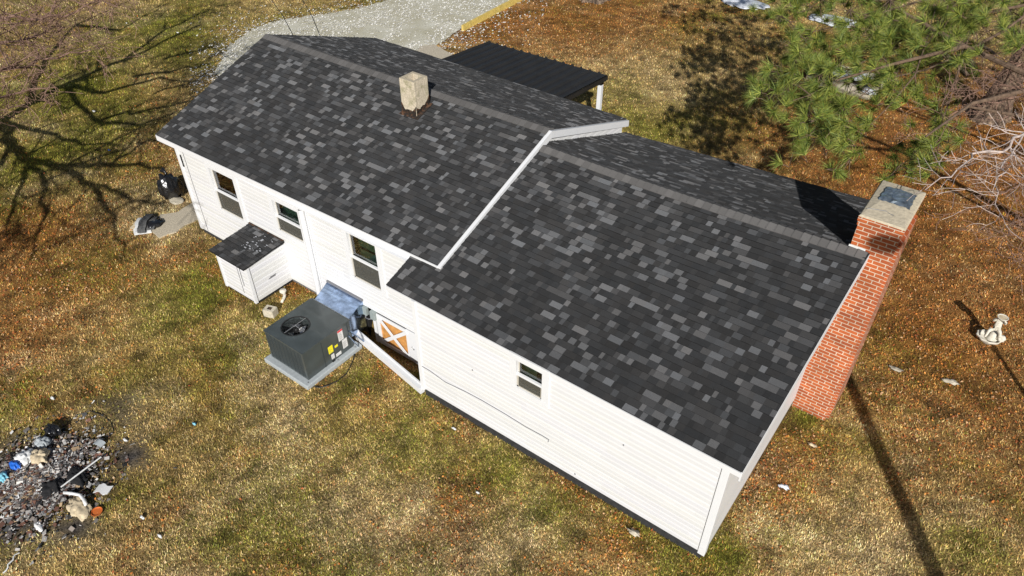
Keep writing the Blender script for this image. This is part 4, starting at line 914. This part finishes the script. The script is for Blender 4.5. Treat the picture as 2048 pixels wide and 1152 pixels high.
for P_, r0, r1 in (([(5,240,3.6),(60,205,4.3),(130,170,5.),(250,120,6.),(400,50,7.)],.17,.03),
    ([(5,240,3.6),(25,285,4.2),(60,320,4.8),(130,332,5.2),(220,330,5.8),(330,335,6.6)],.15,.03),([(130,332,5.2),(185,370,5.8),(232,430,6.4),(245,520,7.2)],.09,.02),
    ([(60,320,4.8),(95,380,5.4),(80,450,6.2),(60,520,7)],.08,.02),([(130,170,5.),(210,185,5.6),(320,155,6.2),(430,170,7)],.09,.02),
    ([(60,205,4.3),(90,120,5),(150,50,5.6),(260,0,6.2)],.11,.02),([(220,330,5.8),(300,280,6.4),(370,290,7)],.06,.02),([(130,170,5.),(190,240,5.6),(280,250,6.4),(350,225,7)],.08,.02),([(250,120,6.),(330,60,6.6),(420,20,7)],.08,.02),([(5,240,3.6),(70,260,4.6),(150,280,5.6),(240,290,6.4)],.08,.02),([(60,320,4.8),(30,400,5.6),(20,470,6.4)],.08,.02),([(185,370,5.8),(260,400,6.4),(340,420,7)],.06,.015),([(150,50,5.6),(240,60,6),(330,10,6.4)],.08,.02),([(25,285,4.2),(-20,380,5),(-40,520,6)],.09,.02)):
    limb(mb, [up_sun(q[0], q[1], q[2]*.8) for q in P_], r0*1.05, r1*1.5, rr, depth=2, every=.5, tl=1.6, kids=(3,4), minr=.011)
for P_, r0, r1 in (([(-260,190,4.2),(-120,160,4.3),(0,140,4.3),(90,118,4.2),(180,100,4.2)],.06,.012),([(-150,60,4.6),(0,40,4.6),(100,30,4.5),(190,5,4.5)],.06,.015),([(-150,260,4),(-60,250,4),(20,190,3.9),(110,175,3.8)],.045,.01),([(-100,110,4.5),(-20,90,4.5),(60,75,4.4),(130,55,4.3)],.05,.01),([(-80,0,5),(40,-10,4.8),(120,-20,4.7),(200,30,4.6)],.05,.01)):
    limb(mb, [az(*q) for q in P_], r0, r1, rr, depth=3, tl=1.15, kids=(1,3), spread=1.0, minr=.0065)
tp_(mb, 'crown', M_twig, bt)
# right: pale twigged bare tree, trunk outside to the right
b2x = Vector((9.5, 6.2, 0)); rt = thing('bare_tree', 'leafless tree with pale whitish twigs reaching in from the right edge', 'tree', b2x)
mb = MB(); mb.tube([b2x-Vector((0,0,.3)), b2x+Vector((0,.1,2)), b2x+Vector((-.1,.3,4.2)), b2x+Vector((0,.5,7))],[.2,.17,.13,.06],10); tp_(mb, 'trunk', M_bark, rt)
rr = random.Random(5); mb = MB()
for P_, r0, r1 in (([(2200,215,5.2),(2110,240,5.1),(2040,272,5.0),(1975,302,5.0),(1915,338,5.0),(1850,380,4.9)],.034,.006),([(2045,272,5),(2010,320,4.9),(1990,370,4.9),(2000,425,4.8)],.016,.005)):
    limb(mb, [az(*q) for q in P_], r0, r1, rr, depth=1, every=1, tl=.6, kids=(1,2), minr=.004)
mb.tube([b2x+Vector((-.1,.3,4.2)), az(2200,215,5.2)], [.06,.034], 7)
cr = tp_(mb, 'pale_limb', M_twigw, rt)
mb = MB()
for P_, r0, r1 in (([(2200,330,4.4),(2100,350,4.2),(2040,370,4.1),(1990,390,4.),(1960,430,3.9)],.02,.005),([(2200,20,5.2),(2100,90,5),(2040,130,4.9),(1960,180,4.8),(1900,230,4.7),(1870,290,4.6)],.028,.005),([(2180,180,5),(2090,140,4.9),(2010,120,4.8),(1960,100,4.8)],.02,.005),([(2200,520,3.6),(2120,500,3.5),(2050,520,3.4)],.014,.004),([(2220,120,5.4),(2120,150,5.2),(2050,180,5.1),(1990,160,5),(1930,130,5)],.03,.006),([(2150,200,5),(2060,190,4.8),(1980,205,4.7),(1900,180,4.7)],.022,.005),([(2180,70,5.5),(2080,30,5.4),(2010,50,5.3),(1950,85,5.2)],.03,.006),
    ([(2180,260,4.6),(2080,230,4.5),(2000,240,4.4),(1925,225,4.4)],.02,.005),([(2200,480,3.8),(2110,470,3.6),(2040,440,3.5),(1990,470,3.4)],.016,.004),([(2110,300,4),(2050,330,3.9),(1990,320,3.8),(1940,280,3.8)],.016,.004)):
    limb(mb, [az(*q) for q in P_], r0, r1, rr, depth=2, every=1, tl=.7, kids=(1,3), minr=.0042)
tp_(mb, 'crown', M_twig, rt)

# pine: trunk outside the frame to the right, long boughs over the yard
pb = Vector((9.6, 9.2, 0)); pine = thing('pine_tree', 'green long needled pine whose boughs hang in at the top right', 'tree', pb)
mb = MB(); mb.tube([pb-Vector((0,0,.3)), pb+Vector((0,0,2)), pb+Vector((-.1,.1,6)), pb+Vector((-.1,.2,12))],[.36,.30,.24,.08],14); tp_(mb, 'trunk', M_bark, pine)
def tuft(P, D, n_, L, rr, out, cols):
    D = D.normalized(); a = D.orthogonal().normalized(); b = D.cross(a)
    for i in range(n_):
        t = rr.uniform(0, 6.283); op = rr.uniform(.25, 1.35); nd = D*math.cos(op)+(a*math.cos(t)+b*math.sin(t))*math.sin(op); l = L*rr.uniform(.75, 1.15)
        s = nd.cross(Vector((rr.uniform(-1,1), rr.uniform(-1,1), rr.uniform(-1,1)))).normalized()*rr.uniform(.0038,.0062); base = P-D*rr.uniform(0,.10)
        tip = base+nd*l+Vector((0,0,-.02)); out.append((base-s, base+s, tip)); cols.append(rr.uniform(.65,1.35))
boughs = [([(-0,0,0)],)]
TR = [];
# bough paths (pixel, height) anchors measured over the yard
PATHS = [[(2150,20,6.2),(2050,10,5.9),(1950,30,5.6),(1860,60,5.4),(1780,90,5.2),(1700,140,5.0),(1620,190,4.8),(1560,210,4.7)],
         [(2080,-60,6.4),(1980,-40,6.1),(1880,-10,5.8),(1780,20,5.5),(1680,50,5.3),(1600,70,5.1)],
         [(1860,60,5.4),(1830,150,5.0),(1780,210,4.7),(1740,250,4.5),(1650,275,4.3)],
         [(1950,30,5.6),(1900,200,4.6),(1870,280,4.3),(1830,320,4.1)],
         [(2120,-20,6.3),(2010,60,5.6),(1920,110,5.2),(1850,140,5.0),(1760,160,4.8),(1690,220,4.6)],
         [(1880,-10,5.8),(1800,-40,5.6),(1700,-30,5.5),(1620,-10,5.3)]]
rr = random.Random(9); mb = MB()
for P_, ra, rb in (([(2200,560,4.2),(2044,438,4.6),(1870,343,5),(1800,302,5),(1650,240,5.2),(1560,195,5.4),(1490,150,5.6)],.11,.03),([(1800,302,5),(1690,292,5),(1560,264,5)],.07,.02),([(1650,240,5.2),(1560,262,5.1),(1500,300,5)],.05,.015),([(1560,195,5.4),(1480,215,5.3),(1410,235,5.2)],.045,.015)):
    Q_ = [up_sun(*q) for q in P_]; mb.tube(Q_, [ra+(rb-ra)*i/(len(Q_)-1) for i in range(len(Q_))], 7, cap=False)
tris = []; tc_ = []; top = pb+Vector((-.1,.1,6))
for pi_, path in enumerate(PATHS):
    P_ = [az(*q) for q in path]; R0 = .035 if pi_ in (0,1,4) else .02; rad = [R0*(1-.8*i/(len(P_)-1)) for i in range(len(P_))]
    if pi_ in (0,1,4): P_ = [top+Vector((0,0,rr.uniform(-.5,.8)))]+P_; rad = [.06]+rad
    mb.tube(P_, rad, 6, cap=False)
CL = [(1575,165,4.8,60,13),(1545,190,4.7,45,8),(1640,150,4.9,70,16),(1700,100,5.1,75,18),(1620,70,5.1,55,9),(1760,90,5.2,70,16),(1820,60,5.3,70,18),(1880,40,5.4,75,20),(1950,40,5.5,80,22),(2020,20,5.7,70,20),(1700,20,5.4,60,12),(1780,0,5.5,80,20),(1880,-10,5.7,80,20),
      (1980,-20,5.8,70,20),(1620,200,4.7,55,12),(1690,200,4.6,45,7),(1760,180,4.7,50,12),(1800,130,4.9,60,13),(1600,225,4.5,50,9),(1640,250,4.4,55,12),(1680,255,4.4,45,9),(1590,120,5,45,7),(1720,250,4.4,45,6),(1830,190,4.6,45,7),(1870,230,4.4,50,9),(1890,190,4.5,40,6),
      (1830,300,4.2,45,8),(1800,330,4.1,40,6),(1860,300,4.1,40,5),(1850,100,5,60,14),(1920,90,5.1,60,14),(1560,30,5.2,50,7),(1640,0,5.4,60,12),(2040,60,5.5,50,8),(1750,130,4.9,50,12),(1670,130,5,50,10),(1600,10,5.2,50,8),(1700,-70,5.8,80,16),(1800,-90,6,80,16),(1640,-60,5.6,70,10),(1900,-100,6,80,16),(1580,-40,5.4,50,6),(1590,290,4.2,40,4),(1700,320,4.1,40,5)]
for (sx_, sy_, h_, s_, n_) in ((1400,30,6.3,40,14),(1450,60,6.2,40,14),(1500,40,6.2,40,14),(1395,110,5.6,30,8),(1540,90,6,40,12),(1430,120,5.6,30,10),(1480,170,5.2,35,10),(1350,10,6.4,30,8),(1410,200,4.9,30,8),(1440,260,4.6,25,5),(1560,300,4.4,30,4),(1480,0,6.4,40,14),(1860,110,7,40,8),(1900,160,7,40,9),(1950,90,7.2,40,9),(1990,150,7,40,9),(2020,210,6.6,30,6),(1840,170,6.6,30,6),(1880,60,7.4,40,8),(2010,90,7.4,40,8)):
    q = up_sun(sx_, sy_, h_); dq = q-C0; zz_ = dq.dot(FX); CL.append((1024+FP*dq.dot(RX)/zz_, 576-FP*dq.dot(UX)/zz_, h_, s_, int(n_*1.5)))
CTR = [(az(px,py,z_)) for px,py,z_,_,_ in CL]
for (px, py, z_, s_, n_) in CL:
    c0 = az(px, py, z_)
    for j in range(int(n_*1.35)):
        q = az(px+rr.gauss(0,s_*.55), py+rr.gauss(0,s_*.42), z_+rr.uniform(-.35,.35)); D = Vector((rr.gauss(-.35,.6), rr.gauss(-.35,.6), rr.uniform(-.1,.8)))
        if D.length < .1: D = Vector((0,0,1))
        b_ = q-D.normalized()*.22; mid = b_.lerp(c0, .5)+Vector((0,0,-.08)); mb.tube([c0, mid, b_, q], [.008,.007,.006,.005], 4, cap=False)
        tuft(q, D, rr.randint(95,130), .25, rr, tris, tc_)
for c0 in CTR:      # spur from the nearest bough point
    bp_ = min((az(*q) for pa in PATHS for q in pa), key=lambda p_: (p_-c0).length); mb.tube([bp_, bp_.lerp(c0,.5)+Vector((0,0,.05)), c0],[.014,.011,.009],5,cap=False)
tp_(mb, 'bough', M_bough, pine)
V = np.array([[tuple(a_) for a_ in t] for t in tris]).reshape(-1, 3); n = len(tris); print('needles', n)
base_c = np.array([.075,.135,.022]); tc_ = np.array(tc_)[:,None]; yel = rng.random((n,1))**1.4; C = (base_c*(1-yel*.6)+np.array([.50,.47,.085])*yel*.6)*tc_
o = big('needles', V, np.arange(n*3).reshape(-1,3), np.repeat(C.clip(0,.9), 3, 0), M_need, 3); o.parent = pine; o.location = -pine.location; o['kind'] = 'stuff'

def trunk_tree(name, label, base, r, lean, h, seed):
    T = thing(name, label, 'tree', base); rr = random.Random(seed); mb = MB(); n_ = 12; seg = 28; lean = Vector(lean)
    for i in range(n_+1):
        f_ = (i/n_)**1.6; z_ = h*f_-.2*(i == 0); fl = 1+1.1*math.exp(-z_*2.6) if z_ > 0 else 2.2
        for k_ in range(seg):
            t = 2*math.pi*k_/seg; rt_ = r*(1-.5*f_)*(1+.06*math.sin(t*7+i*.4)+.05*math.sin(t*13))*(1+(fl-1)*(.45+.55*abs(math.cos(t*2.5+seed)))); c_ = base+lean*z_
            mb.v.append((c_.x+rt_*math.cos(t), c_.y+rt_*math.sin(t), z_))
    for i in range(n_):
        for k_ in range(seg): k2 = (k_+1) % seg; mb.f.append((i*seg+k_, i*seg+k2, (i+1)*seg+k2, (i+1)*seg+k_))
    tp_(mb, 'trunk', M_bark, T); mb = MB(); top = base+lean*h+Vector((0,0,h))
    for k_ in range(9): grow(mb, top-Vector((0,0,rr.uniform(0,h*.3)))-lean*h*.1, (rr.uniform(-1,1), rr.uniform(-1,1), .6), 4, .12, 3, rr)
    tp_(mb, 'crown', M_twig, T); return T
tb = az(1955,232,0); trunk_tree('large_tree', 'thick rough barked tree trunk rising from orange needles near the right edge', Vector((tb.x+.3,tb.y,0)), .36, (.10,-.02,0), 12, 2)
tb = az(1182,0,0); trunk_tree('tree', 'grey tree trunk base at the top of the yard behind the porch', Vector((tb.x,tb.y+.3,0)), .42, (0,.02,0), 12, 5)
# fallen limbs beneath the pine
for (a_, b_, r_, lb) in (((1890,110),(1935,150),.09,'short fallen log on orange needles beneath the pine'),((1925,105),(1955,150),.10,'thick fallen log between the pine boughs and the large trunk'),((1960,90),(1995,112),.05,'thin pale fallen branch lying above the logs')):
    mb = MB(); A_ = az(*a_, r_); B_ = az(*b_, r_); mb.tube([A_, A_.lerp(B_,.5)+Vector((.05,0,.02)), B_],[r_,r_*.9,r_*.7],10); tag(mb.build('fallen_log', M_bark), lb, 'log', 'fallen logs under the pine')

# street lamp outside the frame: its shadow crosses the lawn to the brick chimney
lb_ = Vector((7.9,-4.85,0)); lamp = thing('street_lamp', 'tall lamp pole standing beyond the right front of the yard', 'street lamp', lb_)
mb = MB(); mb.tube([(0,0,-.2),(0,0,5),(0,0,10.9)],[.16,.14,.11],14); mb.build('pole', M_bark, lamp)
mb = MB(); mb.tube([(0,0,10.3),(-.25,-.2,10.75),(-.62,-.5,10.9)],.05,8); mb.build('arm', M_metal, lamp)
o = blob('lamp_head', M_gbox, (-.72,-.6,10.86), (.26,.2,.14), 3, .05, 3, parent=lamp)

pp = Vector((5.15,5.0,0)); mb = MB(); mb.tube([pp, pp+Vector((0,0,2.25))],.05,10); mb.tube([pp+Vector((0,0,2.25)), pp+Vector((0,0,2.32))],.08,10)  # unseen pole, added to throw a shadow that stops at the statue base
tag(mb.build('shadow_pole', M_metal), 'slender metal pole added unseen beyond the right edge to cast a shadow towards the statue', 'pole')
